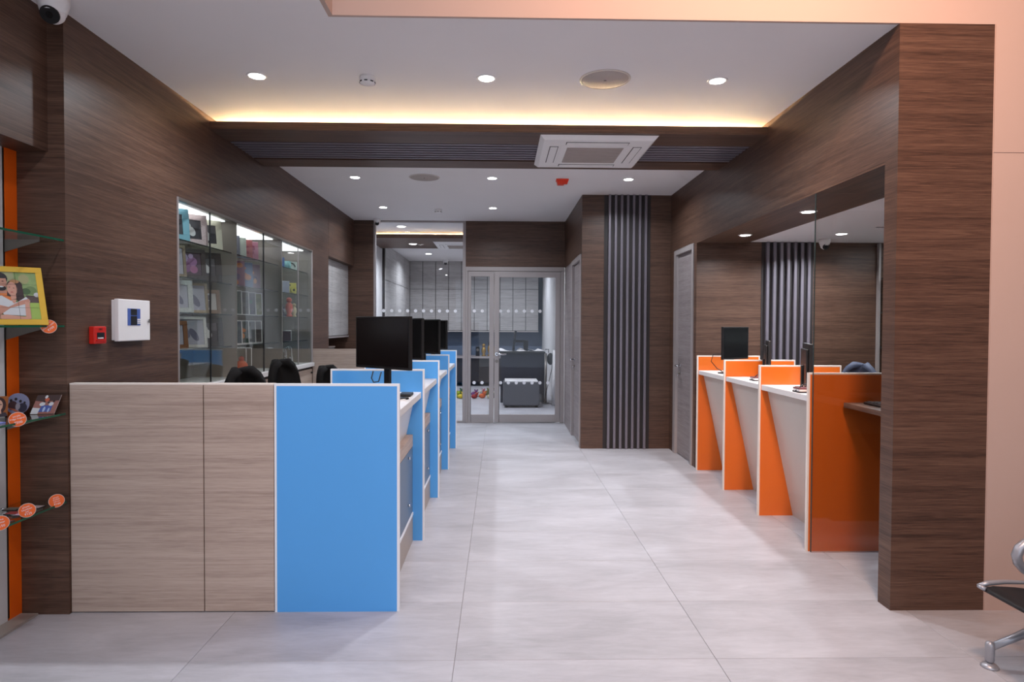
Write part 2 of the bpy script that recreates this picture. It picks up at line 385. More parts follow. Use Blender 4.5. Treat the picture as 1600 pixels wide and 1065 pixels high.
# ------------------------------------------------------------------ glass end wall
gz = MB(); 
ew = st(MB().box(-.53, XS, YG, YG+.12, 2.43, ZC).build('wall_back', 'walnut'), 'walnut panel above the glass door', 'wall')
S('wall_back', -2.66, -1.955, YG, YG+.12, 0, ZC, 'walnut', 'narrow walnut strip left of the tall glass window')
win = thing('window_1', (-1.24, YG+.03, 0), 'tall fixed glass window beside the glass door with two rows of frosted dots', 'window'); win['kind'] = 'structure'
f = MB().box(-1.955, -1.925, YG, YG+.07, 0, ZC).box(-.575, -.53, YG, YG+.07, 0, ZC).box(-1.925, -.575, YG, YG+.07, 3.112, ZC).box(-1.925, -.575, YG, YG+.07, 0, .03)
f.build('window_frame', 'aluminium', win, bevel=.002, seg=1)
B('glass_pane', -1.925, -.575, YG+.03, YG+.036, .03, 3.112, 'partition_glass', win)
dd = None
def dots(par, x0, n, z):
    global dd
    for k in range(n):
        if dd is None:
            o = MB().cyl((0, -.001, 0), (0, .001, 0), .026, n=16).build('frosted_dot', 'frost_sticker', par, local=True); dd = o
        else: o = dd.copy(); C.objects.link(o); o.parent = par
        o.location = Vector((x0+.1235*k, YG+.0285, z))-wloc(par)
dots(win, -1.803, 10, 1.742); dots(win, -1.803, 10, .626)
d1 = thing('door_1', (.2, YG+.03, 0), 'grey framed glass door with lever handle at the corridor end', 'door'); d1['kind'] = 'structure'
f = MB().box(-.53, 1.005, YG-.005, YG+.08, 2.365, 2.43).box(-.53, -.495, YG-.005, YG+.08, 0, 2.365).box(.945, 1.005, YG-.005, YG+.08, 0, 2.365)
f.build('door_frame', 'aluminium', d1, bevel=.004, seg=1)
f = MB().box(-.495, -.447, YG+.005, YG+.06, 0, 2.36).box(-.160, -.09, YG+.005, YG+.06, 0, 2.36).box(-.447, -.160, YG+.005, YG+.06, 2.28, 2.36).box(-.447, -.160, YG+.005, YG+.06, 0, .13)
sl = f.build('side_panel', 'aluminium', d1, bevel=.003, seg=1)
B('glass_pane', -.447, -.160, YG+.03, YG+.036, .13, 2.28, 'partition_glass', d1)
f = MB().box(-.083, -.008, YG+.0, YG+.055, .012, 2.355).box(.87, .94, YG, YG+.055, .012, 2.355).box(-.008, .87, YG, YG+.055, 2.27, 2.355).box(-.008, .87, YG, YG+.055, .012, .13)
lf = f.build('door_leaf', 'aluminium', d1, bevel=.003, seg=1)
B('glass_pane', -.008, .87, YG+.03, YG+.036, .13, 2.27, 'partition_glass', d1)
h = MB().tube([(-.045, YG, 1.075), (-.045, YG-.05, 1.075), (-.02, YG-.055, 1.075), (.105, YG-.055, 1.075)], .013, m='chrome').cyl((-.045, YG, 1.075), (-.045, YG-.008, 1.075), .026, m='chrome')
h.build('handle', None, lf)
MB().cyl((-.045, YG, .965), (-.045, YG-.008, .965), .026, m='steel').build('lock', None, lf)
dots(d1, -.397, 2, 1.745); dots(d1, .011, 6, 1.745); dots(d1, -.397, 2, .626); dots(d1, .015, 7, .626)

# corridor side door (wall x = XS) and the grey door near the orange counters (wall x = XR)
def side_door(name, x, y0, y1, zt, lbl, sgn, hy):
    d = thing(name, (x, (y0+y1)/2, 0), lbl, 'door'); d['kind'] = 'structure'
    f = MB(); a = x-.012*sgn; b = x+.05*sgn; xa, xb = min(a, b), max(a, b)
    f.box(xa, xb, y0, y0+.06, 0, zt).box(xa, xb, y1-.09, y1, 0, zt).box(xa, xb, y0+.06, y1-.09, zt-.06, zt)
    f.build('door_frame', 'aluminium', d, bevel=.003, seg=1)
    a = x+.022*sgn; b = x+.06*sgn
    lf = B('door_leaf', min(a, b), max(a, b), y0+.062, y1-.092, .01, zt-.062, 'door_laminate', d)
    h = MB().tube([(a, hy, 1.06), (a-.055*sgn, hy, 1.06), (a-.06*sgn, hy-.02, 1.06), (a-.06*sgn, hy-.12, 1.06)], .010, m='chrome').cyl((a, hy, 1.06), (a-.008*sgn, hy, 1.06), .024, m='chrome')
    h.build('handle', None, lf)
    MB().cyl((a, hy, .97), (a-.02*sgn, hy, .97), .014, m='steel').tube([(a-.02*sgn, hy, .97), (a-.03*sgn, hy, .96), (a-.028*sgn, hy, .92)], .004, m='chrome').build('lock', None, lf)
    return d
side_door('door_2', XS, 7.79, 8.77, 2.415, 'narrow grey side door left of the slatted wall', 1, 8.60)
side_door('door_3', XR, 6.795, 7.545, 2.425, 'grey laminate door with keys in the lock near the orange counters', 1, 7.36)

# ------------------------------------------------------------------ back room
S('wall_left', -2.75, -2.35, YG+.12, YB, 0, ZC, 'white_wall', 'left wall of the back room')
S('wall_back', -2.75, 1.3, YB, YB+.2, 0, ZC, 'blue_wall', 'slate blue end wall of the back room')
S('wall_right', 1.10, 1.3, YG+.12, YB, 0, ZC, 'white_wall', 'white right wall of the back room')
lc = thing('wall_cabinet', (-2.1, 13.5, 0), 'tall grey cabinet run along the left side of the back room', 'cabinet')
B('body', -2.349, -2.30, 12.6, 16.29, .0, ZC-.002, 'slat_gap', lc)
for k in range(3):
    B('door', -2.30, -2.282, 12.6+k*1.23+.006, 12.6+(k+1)*1.23-.006, 2.425, ZC-.004, 'grey_laminate', lc)
    B('door', -2.30, -2.282, 12.6+k*1.23+.006, 12.6+(k+1)*1.23-.006, .08, 2.415, 'grey_laminate', lc)
wc = thing('wall_cabinet', (-.7, 16.1, 1.37), 'grey upper cabinets on the end wall of the back room', 'cabinet')
B('body', -2.28, .985, 15.98, 16.295, 1.37, ZC-.002, 'slat_gap', wc)
xx = -2.28
for k in range(10):
    x0, x1 = -2.28+k*.3265, -2.28+(k+1)*.3265
    B('door', x0+.007, x1-.007, 15.962, 15.979, 1.385, 2.425, 'grey_laminate', wc)
    B('door', x0+.007, x1-.007, 15.962, 15.979, 2.435, ZC-.004, 'grey_laminate', wc)
B('light_rail', -2.28, .985, 15.955, 15.98, 1.352, 1.37, 'offwhite_plastic', wc)
bc = thing('base_cabinet', (-.7, 15.9, 0), 'dark brown back counter at the end of the back room', 'cabinet')
B('body', -2.28, .6, 15.62, 16.29, .1, .70, 'slat_gap', bc)
B('countertop', -2.28, .62, 15.55, 16.29, .70, .745, 'aluminium', bc)
for k in range(6): B('door', -2.28+k*.48+.004, -2.28+(k+1)*.48-.004, 15.6, 15.619, .11, .69, 'slat_gap', bc)
kt = [('toy_figure', -.98, 15.2, .0, 0)]
def blob(o, r, m, p, name='body', sq=(1, 1, 1)):
    prof = [(.01, -r)]+[(r*math.cos(a), r*math.sin(a)) for a in [(-.45+.15*i)*PI for i in range(7)]]+[(.01, r)]
    b = MB().lathe(prof, (0, 0, 0), n=12)
    b.v = [(x*sq[0], y*sq[1], z*sq[2]) for x, y, z in b.v]
    b.xf(Matrix.Translation(p)); return b.build(name, m, o)
# goods on the back counter
def figure(x, y, z, s, c, lbl, cat, c2=None):
    t = thing('figurine', (x, y, z), lbl, cat)
    MB().lathe([(.05*s, 0), (.055*s, .02*s), (.03*s, .05*s), (.06*s, .12*s), (.05*s, .2*s), (.02*s, .24*s)], (x, y, z), n=14).build('body', c, t)
    blob(t, .045*s, c2 or c, (x, y, z+.27*s), 'head')
figure(-.86, 15.75, .745, 1.2, col(30, 32, 52), 'dark blue figurine at the left of the back counter', 'figurine', col(170, 160, 160))
figure(-.40, 15.75, .745, 1.0, 'brass', 'brass statuette on the back counter beside the black speaker', 'figurine')
figure(-.24, 15.75, .745, 1.2, 'brass', 'larger brass statuette on the back counter seen through the side panel', 'figurine', col(40, 32, 28))
figure(-.12, 15.72, .745, .8, col(120, 105, 70), 'dull gold statuette at the right end of the back counter goods', 'figurine')
t = thing('speaker', (-.55, 15.8, .745), 'small black speaker box on the back counter', 'speaker')
B('cabinet', -.60, -.5, 15.73, 15.87, .745, .98, 'black_plastic', t, bevel=.006)
MB().cyl((-.55, 15.73, .9), (-.55, 15.722, .9), .035, m='steel').build('driver', None, t)
# heap of colourful toys on the floor
cols = [('lime green', (150, 170, 40)), ('yellow', (205, 180, 40)), ('dark green', (50, 80, 45)), ('red', (150, 40, 40)), ('white', (200, 200, 195)),
        ('orange', (205, 95, 40)), ('pink', (170, 80, 100)), ('olive', (110, 110, 60)), ('cream', (190, 180, 150)), ('black and white', (60, 60, 60)), ('purple', (110, 60, 110)), ('brown', (110, 80, 60))]
pos = [(-.90, 13.1), (-.80, 13.0), (-.86, 13.5), (-.52, 13.0), (-.45, 13.3), (-.36, 13.05), (-.40, 13.7), (-.28, 13.6), (-.20, 13.0), (-.10, 13.1), (-.55, 13.5), (-.20, 13.8)]
for (nm, c), (x, y) in zip(cols, pos):
    t = thing('soft_toy', (x, y, 0), '%s soft toy in the heap on the back room floor' % nm, 'toy', 'soft toys heaped on the back room floor')
    r = random.uniform(.055, .075); m = col(*c, .8)
    blob(t, r, m, (x, y, r*.8), 'body', (1.2, 1, .8)); blob(t, r*.6, m, (x+.05, y-.03, r*1.75), 'head')
    for sgn in (-1, 1): blob(t, r*.25, m, (x+.05+sgn*.03, y-.03, r*2.3), 'ear')
# desk with monitor arm, papers, grey box
dk = thing('desk', (.44, 12.7, 0), 'navy fronted reception desk behind the glass door', 'desk')
B('modesty_panel', .02, .86, 12.3, 12.33, .18, .97, 'navy_laminate', dk)
B('tabletop', .0, .9, 12.25, 12.95, .97, 1.0, 'black_plastic', dk, bevel=.003)
for x in (.02, .83): B('leg', x, x+.05, 12.31, 12.92, 0, .97, 'navy_laminate', dk)
B('drawer', .12, .80, 12.34, 12.9, .30, .55, 'slat_gap', dk)
mo = thing('monitor', (.27, 12.6, 1.0), 'black monitor turned edge-on on the desk behind the glass door', 'monitor')
MB().box(-.02, .02, -.25, .25, .02, .42).xf(Matrix.Translation((.27, 12.6, 1.0)) @ Matrix.Rotation(.12, 4, 'Y')).build('screen', 'screen_black', mo)
MB().box(.27, .52, 12.58, 12.62, 1.18, 1.23).build('arm', 'black_plastic', mo)
MB().box(.48, .57, 12.55, 12.65, 1.0, 1.22).build('post', 'black_plastic', mo)
for k, (x, y, rz, lb) in enumerate(((.10, 12.38, .3, 'left sheet of white paper on the desk behind the glass door'), (.47, 12.40, -.2, 'middle sheet of white paper on the desk behind the glass door'), (.73, 12.45, .5, 'crumpled white paper right of the black post on the far desk'))):
    p = MB().grid(lambda u, v: ((u-.5)*.24, (v-.5)*.28, .01+.03*math.sin(u*5+k)*v+.02*v), 6, 4).xf(Matrix.Translation((x, y, 1.01)) @ Matrix.Rotation(rz, 4, 'Z'))
    tag(p.build('paper_sheet', 'paper', solid=.002), lb, 'paper')
gb = thing('storage_box', (.405, 11.85, 0), 'dark grey box-shaped floor unit with a white rim behind the glass door', 'box')
B('body', .07, .74, 11.54, 12.1, .04, .47, 'grey_box', gb, bevel=.02)
B('lid', .10, .71, 11.56, 12.08, .475, .50, 'white_plastic', gb, bevel=.006)
for x in (.12, .69):
    for y in (11.6, 12.05): MB().cyl((x, y, 0), (x, y, .04), .025, m='black_plastic').build('foot', None, gb)
bn = thing('rubbish_bin', (1.0, 12.6, .0), 'black round bag hanging beside the navy desk', 'bag')
blob(bn, .12, 'black_plastic', (1.005, 12.4, .86), 'body', (.6, .6, 1)); MB().tube([(.97, 12.4, .98), (.97, 12.4, 1.05), (.90, 12.4, 1.05)], .008).build('strap', 'black_plastic', bn)
rl = thing('paper_roll', (1.03, 12.0, 0), 'tall upright white roll leaning against the right wall of the back room', 'roll')
MB().cyl((1.03, 12.0, .0), (1.055, 12.0, 1.05), .035, m='paper').build('tube', None, rl)
MB().tube([(1.0, 11.97, 1.0), (1.0, 11.95, .7), (.93, 11.95, .4), (.85, 11.98, .05), (1.0, 11.97, .02)], .006).build('cable', 'black_plastic', rl)
pl = thing('pipe_stand', (.9, 12.2, 0), 'slim grey upright post with hanging cable beside the navy desk', 'post')
MB().cyl((.90, 12.2, 0.01), (.90, 12.2, .98), .025, m='steel').build('post', None, pl); MB().cyl((.90, 12.2, 0), (.90, 12.2, .012), .08, m='black_plastic').build('base', None, pl)

# ------------------------------------------------------------------ downlights and ceiling devices
def downlight(x, y, z, power, lbl, grp, r=.055, colr=COOL, name='downlight', spread=150):
    t = thing(name, (x, y, z), lbl, 'light', grp)
    MB().lathe([(r*.86, 0), (r*.86, -.004), (r*1.12, -.004), (r*1.2, 0)], (x, y, z), n=28).build('trim_ring', 'white_plastic', t)
    MB().cyl((x, y, z-.0045), (x, y, z-.0055), r*.86, m='lens_white', n=28).build('lens', None, t)
    l = area('lamp', (0, 0, -.009), power, r*1.6, colr, parent=t, spread=spread)
    return t
G = 'round ceiling downlights'
for x, y, pos_ in ((-1.579, 4.13, 'at left'), (-.093, 4.122, 'in the middle'), (1.42, 4.118, 'at right')):
    downlight(x, y, ZC, P_MAIN, 'round downlight in the ceiling row nearest the camera, ' + pos_, G)
for x, y, pos_ in ((-1.587, 6.92, 'at left'), (-.089, 6.905, 'in the middle'), (1.409, 6.905, 'at right above the slats')):
    downlight(x, y, ZC, P_MAIN, 'round downlight in the ceiling row behind the beam, ' + pos_, G)
for x, y, pos_ in ((-1.605, 8.67, 'left one'), (-.101, 8.66, 'right one')):
    downlight(x, y, ZC, P_MAIN*.8, 'round downlight in the last ceiling row before the glass wall, ' + pos_, G)
for x, y, pos_ in ((2.39, 4.838, 'nearer the pillar'), (2.395, 6.103, 'nearer the end wall')):
    downlight(x, y, ZH-.012, P_SOF, 'small downlight in the walnut soffit ' + pos_, 'soffit downlights', colr=COOL)
downlight(3.32, 6.057, ZH, P_SOF*1.9, 'small downlight in the low ceiling of the side room', 'soffit downlights')
for x, y, z, lb in ((-1.62, 10.35, ZC, 'large downlight in the back room in front of the warm cove'), (-1.62, 11.75, 3.03, 'downlight in the beam of the back room'), (-1.62, 14.3, ZC, 'downlight in the far ceiling of the back room'),
                    (.2, 14.3, ZC, 'downlight over the far right of the back room'), (.2, 10.35, ZC, 'downlight just inside the glass door')):
    downlight(x, y, z, P_BACK*2, lb, 'back room downlights', r=.075)
def speaker_c(x, y, lbl, r=.165):
    t = thing('ceiling_speaker', (x, y, ZC), lbl, 'speaker', 'round ceiling speakers')
    MB().lathe([(r*.93, 0), (r*.93, -.006), (r, -.004), (r*1.01, 0)], (x, y, ZC), n=48).build('rim', 'offwhite_plastic', t)
    MB().lathe([(r*.93, -.003), (r*.9, -.006), (.001, -.007)], (x, y, ZC), n=48).build('grille', 'ac_grille', t)
    B('badge', x-.008, x+.008, y-.003, y+.003, ZC-.009, ZC-.007, 'dark_slot', t)
speaker_c(.682, 4.12, 'large round speaker grille in the ceiling before the beam'); speaker_c(-.829, 6.9, 'round speaker grille in the ceiling beyond the beam')
def smoke(x, y, lbl):
    t = thing('smoke_detector', (x, y, ZC), lbl, 'detector', 'smoke detectors')
    MB().lathe([(.05, 0), (.052, -.02), (.046, -.032), (.05, -.036), (.046, -.045), (.02, -.052), (.004, -.053)], (x, y, ZC), n=28).build('housing', 'white_plastic', t)
    for k in range(8):
        a = 2*PI*k/8
        MB().box(-.010, .010, -.0015, .0015, -.041, -.034).xf(Matrix.Translation((x, y, ZC)) @ Matrix.Rotation(a, 4, 'Z') @ Matrix.Translation((0, -.0495, 0))).build('slot', 'dark_slot', t)
downlight(3.32, 4.6, ZH, P_SOF*1.9, 'added unseen fill downlight brightening the side room, behind the pillar', 'soffit downlights')  # extra lamp hidden by the pillar, added to brighten the side room ceiling
smoke(-.865, 4.125, 'white smoke detector on the ceiling near the camera'); smoke(-.861, 8.8, 'white smoke detector on the ceiling near the glass wall')
# red hooter
t = thing('alarm_sounder', (.685, 6.95, ZC), 'red fire alarm sounder on the ceiling beyond the air conditioner', 'alarm')
B('base', .615, .752, 6.90, 6.99, ZC-.018, ZC, 'sounder_red', t, bevel=.004)
MB().prism([(.622, ZC-.018), (.748, ZC-.018), (.735, ZC-.06), (.632, ZC-.06)], 1, 6.91, 6.98).build('horn', 'sounder_red', t, bevel=.004)
B('strobe', .70, .735, 6.905, 6.95, ZC-.068, ZC-.06, 'white_plastic', t, bevel=.003)
# air conditioner cassette
t = thing('air_conditioner', (.785, 5.46, 3.0), 'white square ceiling cassette air conditioner under the beam', 'air conditioner')
X0, X1, Y0, Y1 = .315, 1.262, 4.985, 5.925
pr = MB().prism([(X0, 3.035), (X1, 3.035), (X1-.03, 3.004), (X0+.03, 3.004)], 1, Y0, Y1)
v = [(X0, Y0, 3.036), (X1, Y0, 3.036), (X1, Y1, 3.036), (X0, Y1, 3.036), (X0+.035, Y0+.035, 3.003), (X1-.035, Y0+.035, 3.003), (X1-.035, Y1-.035, 3.003), (X0+.035, Y1-.035, 3.003)]
MB().add(v, [(0, 1, 2, 3), (4, 7, 6, 5), (0, 4, 5, 1), (1, 5, 6, 2), (2, 6, 7, 3), (3, 7, 4, 0)]).build('panel', 'white_plastic', t, bevel=.004)
cx, cy = (X0+X1)/2, (Y0+Y1)/2
g = MB().box(cx-.235, cx+.235, cy-.235, cy+.235, 2.997, 3.003).build('grille', 'ac_grille', t, bevel=.002)
for k in range(14): B('louvre', cx-.225, cx+.225, cy-.225+k*.0335, cy-.214+k*.0335, 2.9945, 2.997, 'ac_grille', g)
B('grille_frame', cx-.29, cx+.29, cy-.29, cy+.29, 3.0, 3.0035, 'white_plastic', t, bevel=.002)
for (a0, a1, b0, b1) in ((cx-.25, cx+.25, cy-.375, cy-.315), (cx-.25, cx+.25, cy+.315, cy+.375), (cx-.375, cx-.315, cy-.25, cy+.25), (cx+.315, cx+.375, cy-.25, cy+.25)):
    B('slot', a0-.006, a1+.006, b0-.006, b1+.006, 3.0015, 3.0028, 'dark_slot', t)
    B('flap', a0, a1, b0, b1, 2.9975, 3.0012, 'white_plastic', t, bevel=.001, seg=1)
t = dup(t); t.location = (-.75, 11.9, 2.995); tag(t, 'white square ceiling cassette seen through the tall glass window', 'air conditioner')
# turret cameras
def turret(x, y, z, lbl, ax, s=1, wall=False):
    t = thing('security_camera', (x, y, z), lbl, 'camera')
    a = Vector(ax).normalized()
    MB().lathe([(.058*s, 0), (.058*s, -.03*s), (.05*s, -.055*s), (.046*s, -.07*s)], (x, y, z), n=28).build('base', 'white_plastic', t)
    c = Vector((x, y, z-.068*s))
    prof = [(.044*s*math.cos(q), .044*s*math.sin(q)) for q in [(-.49+.11*i)*PI for i in range(8)]]
    MB().lathe(prof+[(.036*s, .026*s)], c, axis=a, n=28).build('ball', 'white_plastic', t)
    MB().cyl(c+a*.026*s, c+a*.037*s, .035*s, m='black_plastic', n=28).cyl(c+a*.037*s, c+a*.039*s, .013*s, m='screen_black').build('lens', None, t)
turret(-2.20, 3.16, ZC, 'white dome security camera in the top left ceiling corner', (.12, -.80, -.6), 1.2)
turret(-1.87, 9.62, ZC, 'white security camera above the tall glass window', (.1, -.9, -.45), .9)
turret(3.36, 6.45, ZH, 'white security camera on the low ceiling of the side room', (.05, -.9, -.45), .95)
turret(-1.35, 15.6, ZC, 'white security camera in the far corner of the back room', (.1, -.9, -.45), 1.1)
t = thing('air_vent', (3.46, 5.65, ZH), 'small slotted vent in the low ceiling of the side room', 'vent')
B('slot', 3.41, 3.51, 5.63, 5.65, ZH-.004, ZH, 'dark_slot', t); B('flange', 3.40, 3.52, 5.62, 5.66, ZH-.002, ZH, 'white_plastic', t)

# ------------------------------------------------------------------ control panel and call point
t = thing('control_box', (XL, 3.845, 1.545), 'white wall-mounted fire alarm control cabinet with blue keypad', 'control panel')
B('back_box', XL, XL+.018, 3.687, 4.000, 1.43, 1.666, 'white_plastic', t, bevel=.004)
B('door', XL+.020, XL+.047, 3.680, 4.007, 1.424, 1.672, 'white_plastic', t, bevel=.005)
kp = B('keypad', XL+.047, XL+.049, 3.767, 3.897, 1.517, 1.618, 'panel_blue', t)
B('display', XL+.049, XL+.050, 3.797, 3.860, 1.578, 1.616, 'label_black', kp); B('display', XL+.049, XL+.050, 3.797, 3.860, 1.519, 1.573, 'label_black', kp)
for a in range(3):
    for b in range(3): B('key', XL+.049, XL+.051, 3.864+a*.011, 3.872+a*.011, 1.527+b*.011, 1.535+b*.011, 'paper', kp)
MB().cyl((XL+.047, 3.985, 1.545), (XL+.054, 3.985, 1.545), .009, m='chrome').box(XL+.054, XL+.058, 3.982, 3.988, 1.533, 1.557, 'steel').build('lock', None, t)
t = thing('fire_call_point', (XL, 3.538, 1.465), 'small red fire alarm call point left of the white control cabinet', 'alarm')
B('body', XL, XL+.033, 3.486, 3.590, 1.415, 1.512, 'red_plastic', t, bevel=.006)
B('window', XL+.033, XL+.0345, 3.506, 3.570, 1.442, 1.478, 'label_black', t)
B('label_strip', XL+.0345, XL+.036, 3.510, 3.558, 1.444, 1.450, 'paper', t)
B('lip', XL+.033, XL+.038, 3.498, 3.578, 1.432, 1.438, 'red_plastic', t)
text('lettering', 'FIRE', .018, basis((XL+.0336, 3.538, 1.495), (0, 1, 0), (0, 0, 1)), 'label_black', t)

# ------------------------------------------------------------------ left service counter
H = 1.215
t = thing('service_counter', (-1.72, 3.33, 0), 'pale ash laminate counter front of two panels beside the walnut wall', 'counter')
for x0, x1 in ((XL+.002, -1.561), (-1.556, -1.192)):
    B('panel', x0, x1, 3.325, 3.343, .006, H-.008, 'ash_laminate', t, bevel=.0008, seg=1)
B('frame', XL+.002, -1.192, 3.345, 3.37, 0, H-.008, 'slat_gap', t)
B('edge_band', XL+.002, -1.192, 3.325, 3.37, H-.008, H, 'edge_band', t)
def partition(name, x0, x1, y, m, mb, lbl, grp, th=.024):
    t = thing(name, ((x0+x1)/2, y, 0), lbl, 'partition', grp)
    e = .012
    B('board', x0+e, x1-e, y, y+th, 0, H-e, m, t)
    B('edge_band', x0, x0+e, y, y+th, 0, H, mb, t); B('edge_band', x1-e, x1, y, y+th, 0, H, mb, t); B('edge_band', x0+e, x1-e, y, y+th, H-e, H, mb, t)
    return t
LY = [3.325, 4.427, 5.53, 6.615, 7.75]
nm = ['nearest blue counter partition facing the camera', 'second blue counter partition from the camera', 'third blue counter partition from the camera', 'fourth blue counter partition from the camera', 'farthest blue counter partition near the glass wall']
for y, n in zip(LY, nm): partition('counter_partition', -1.188, -.530, y, 'blue_laminate', 'edge_band_white', n, 'blue counter partitions')
wl4 = ['first', 'second', 'third', 'fourth']
for k in range(4):
    y0, y1 = LY[k]+.025, LY[k+1]-.001
    t = thing('counter_unit', (-.85, (y0+y1)/2, 0), 'white-topped service counter bay behind the %s blue partition' % wl4[k].replace('first', 'nearest'), 'counter', 'left service counter bays')
    B('countertop', -1.0, -.552, y0, y1, 1.012, 1.055, 'white_laminate', t, bevel=.002, seg=1)
    MB().prism([(-.62, 1.011), (-.60, 1.011), (-.655, .755), (-.675, .755)], 1, y0, y1).build('slanted_panel', 'white_laminate', t)
    B('ledge', -.72, -.610, y0, y1, .672, .754, 'ash_brown' if 'ash_brown' in MT else 'walnut_light' if 'walnut_light' in MT else 'ash_laminate', t, bevel=.002, seg=1)
    for q in range(2):
        ym = (y0+y1)/2; a, b = (y0, ym-.002) if q == 0 else (ym+.002, y1)
        d = B('door', -.632, -.612, a, b, .205, .668, 'blue_grey_laminate', t)
        for z in (.63, .31):
            yk = b-.06 if q == 0 else a+.06
            MB().cyl((-.612, y1-.21 if q else y0+.33, z), (-.596, y1-.21 if q else y0+.33, z), .009, m='chrome').build('knob', None, d)
    B('rail', -.632, -.606, y0, y1, .186, .203, 'edge_band_white', t)
    B('plinth', -.632, -.610, y0, y1, 0, .185, 'plinth_beige', t)
    B('desk', -1.34, -1.0, y0+.03, y1 if k < 3 else 7.59, .72, .75, 'white_laminate', t, bevel=.002, seg=1)
    B('inner_panel', -1.02, -1.0, y0, y1, .75, 1.011, 'white_laminate', t)
    B('side_frame', -.99, -.633, y0, y0+.02, 0, .67, 'plinth_beige', t)
tag(B('end_screen', XL+.002, -1.19, 7.60, 7.625, 0, 1.232, 'ash_laminate'), 'pale ash half-height screen at the far end of the left counter', 'screen')

# ------------------------------------------------------------------ right service counter
RY = [4.195, 4.996, 5.785, 6.583]
nm = ['nearest orange counter partition standing behind the clear glass', 'second orange counter partition from the camera', 'third orange counter partition from the camera', 'farthest orange counter partition beside the end wall']
for y, n in zip(RY, nm): partition('counter_partition', 2.09, 2.755, y, 'orange_laminate', 'edge_band', n, 'orange counter partitions')
for k in range(3):
    y0, y1 = RY[k]+.025, RY[k+1]-.001
    t = thing('counter_unit', (2.4, (y0+y1)/2, 0), 'white counter bay with slanted front behind the %s orange partition' % ['nearest', 'second', 'third'][k], 'counter', 'right service counter bays')
    B('countertop', 2.105, 2.74, y0, y1, 1.016, 1.058, 'white_laminate', t, bevel=.002, seg=1)
    MB().prism([(2.155, 1.015), (2.175, 1.015), (2.395, 0), (2.375, 0)], 1, y0, y1).build('slanted_panel', 'cream_laminate', t)
gp = thing('glass_screen', (3.1, 4.175, 0), 'frameless clear glass screen between the pillar room and the orange counters', 'glass panel')
B('pane', 2.112, 4.055, 4.170, 4.180, 0.002, ZH-.014, 'screen_glass', gp)
B('edge', 2.109, 2.1125, 4.170, 4.180, 0.002, ZH-.014, 'glass_edge_dark', gp)
ds = thing('wall_desk', (2.7, 3.8, 1.0), 'walnut shelf desk jutting out behind the pillar before the glass', 'desk')
B('top', 2.315, 3.1, 3.55, 4.165, .985, 1.018, 'walnut', ds, bevel=.002, seg=1); B('rail', 2.40, 3.08, 3.56, 3.9, .962, .984, 'walnut', ds)
B('bracket', 2.7, 3.08, 3.501, 3.549, .7, .984, 'steel', ds)
t = thing('keyboard', (2.55, 3.82, 1.018), 'black keyboard on the walnut shelf desk behind the pillar', 'keyboard')
B('body', 2.40, 2.58, 3.66, 4.08, 1.019, 1.034, 'black_plastic', t, bevel=.004)
for a in range(4):
    for b in range(10): B('key', 2.41+a*.041, 2.443+a*.041, 3.67+b*.040, 3.703+b*.040, 1.034, 1.039, 'black_plastic', t)
# tall shelf recess in the side room
t = thing('display_shelf', (4.2, 6.0, 0), 'tall lit shelf unit at the far right inside the side room', 'shelf')
B('back', 4.36, 4.40, 5.32, 6.69, 0, 2.40, col(190, 200, 195), t)
B('frame', 4.062, 4.085, 6.66, 6.70, 0, ZH-.01, 'aluminium', t)
for z in (.5, .9, 1.3, 1.67, 2.04): B('shelf', 4.09, 4.36, 5.33, 6.66, z, z+.01, 'glass_edge_dark', t)
area('lamp', (4.2, 6.0, 2.38), 4, .2, COOL, parent=None)

# ------------------------------------------------------------------ monitors
def monitor(x, y, z, rz, wdt, hgt, base_z, lbl, fs=1, tilt=0):
    t = thing('monitor', (x, y, base_z), lbl, 'monitor', None, rz)   # screen faces local -y
    zc = z-base_z
    R_ = Matrix.Translation((0, 0, zc)) @ Matrix.Rotation(tilt, 4, 'X')
    MB().box(-wdt/2, wdt/2, -.012, .012, -hgt/2, hgt/2).xf(R_).build('bezel', 'black_plastic', t, bevel=.004, local=True)
    MB().box(-wdt/2+.012, wdt/2-.012, -.0135, -.012, -hgt/2+.018, hgt/2-.012).xf(R_).build('screen', 'screen_black', t, local=True)
    MB().prism([(-wdt*.42, -hgt*.42), (wdt*.42, -hgt*.42), (wdt*.40, hgt*.38), (-wdt*.40, hgt*.38)], 1, .012, .028).xf(R_).build('back_shell', 'black_plastic', t, bevel=.006, local=True)
    MB().box(-.028, .028, .0285, .045, .0, zc).build('stand', 'black_plastic', t, bevel=.004, local=True)
    MB().box(-.12*fs, .12*fs, -.08*fs+.03*(1-fs), .11*fs+.03*(1-fs), .0, .012).build('foot', 'black_plastic', t, bevel=.004, local=True)
    return t
def cable(name, pts, r, lbl, m='black_plastic'): return tag(MB().tube(pts, r, 6).build(name, m), lbl, 'cable')
# left: the flat back faces the aisle side; right edge nearest the aisle
def mon_l(k, xr, yr, lbl):
    dx, dy = -.40, .34; L_ = .525
    ang = math.atan2(-dy, -dx)     # local +x points to the right edge
    cx_, cy_ = xr+dx/2, yr+dy/2
    return monitor(cx_, cy_, 1.415, ang, L_, .33, 1.056, lbl)
m1 = mon_l(0, -.535, 3.80, 'large black monitor above the nearest blue counter bay')
mon_l(1, -.600, 4.93, 'black monitor behind the nearest one on the blue counter')
mon_l(2, -.565, 5.93, 'third black monitor along the blue counter')
mon_l(3, -.590, 7.05, 'farthest black monitor on the blue counter')
cable('monitor_cable', [(-.775, 3.86, 1.243), (-.785, 3.855, 1.20), (-.77, 3.85, 1.175), (-.74, 3.85, 1.18), (-.725, 3.855, 1.238)], .004, 'thin black cable looping under the nearest monitor')
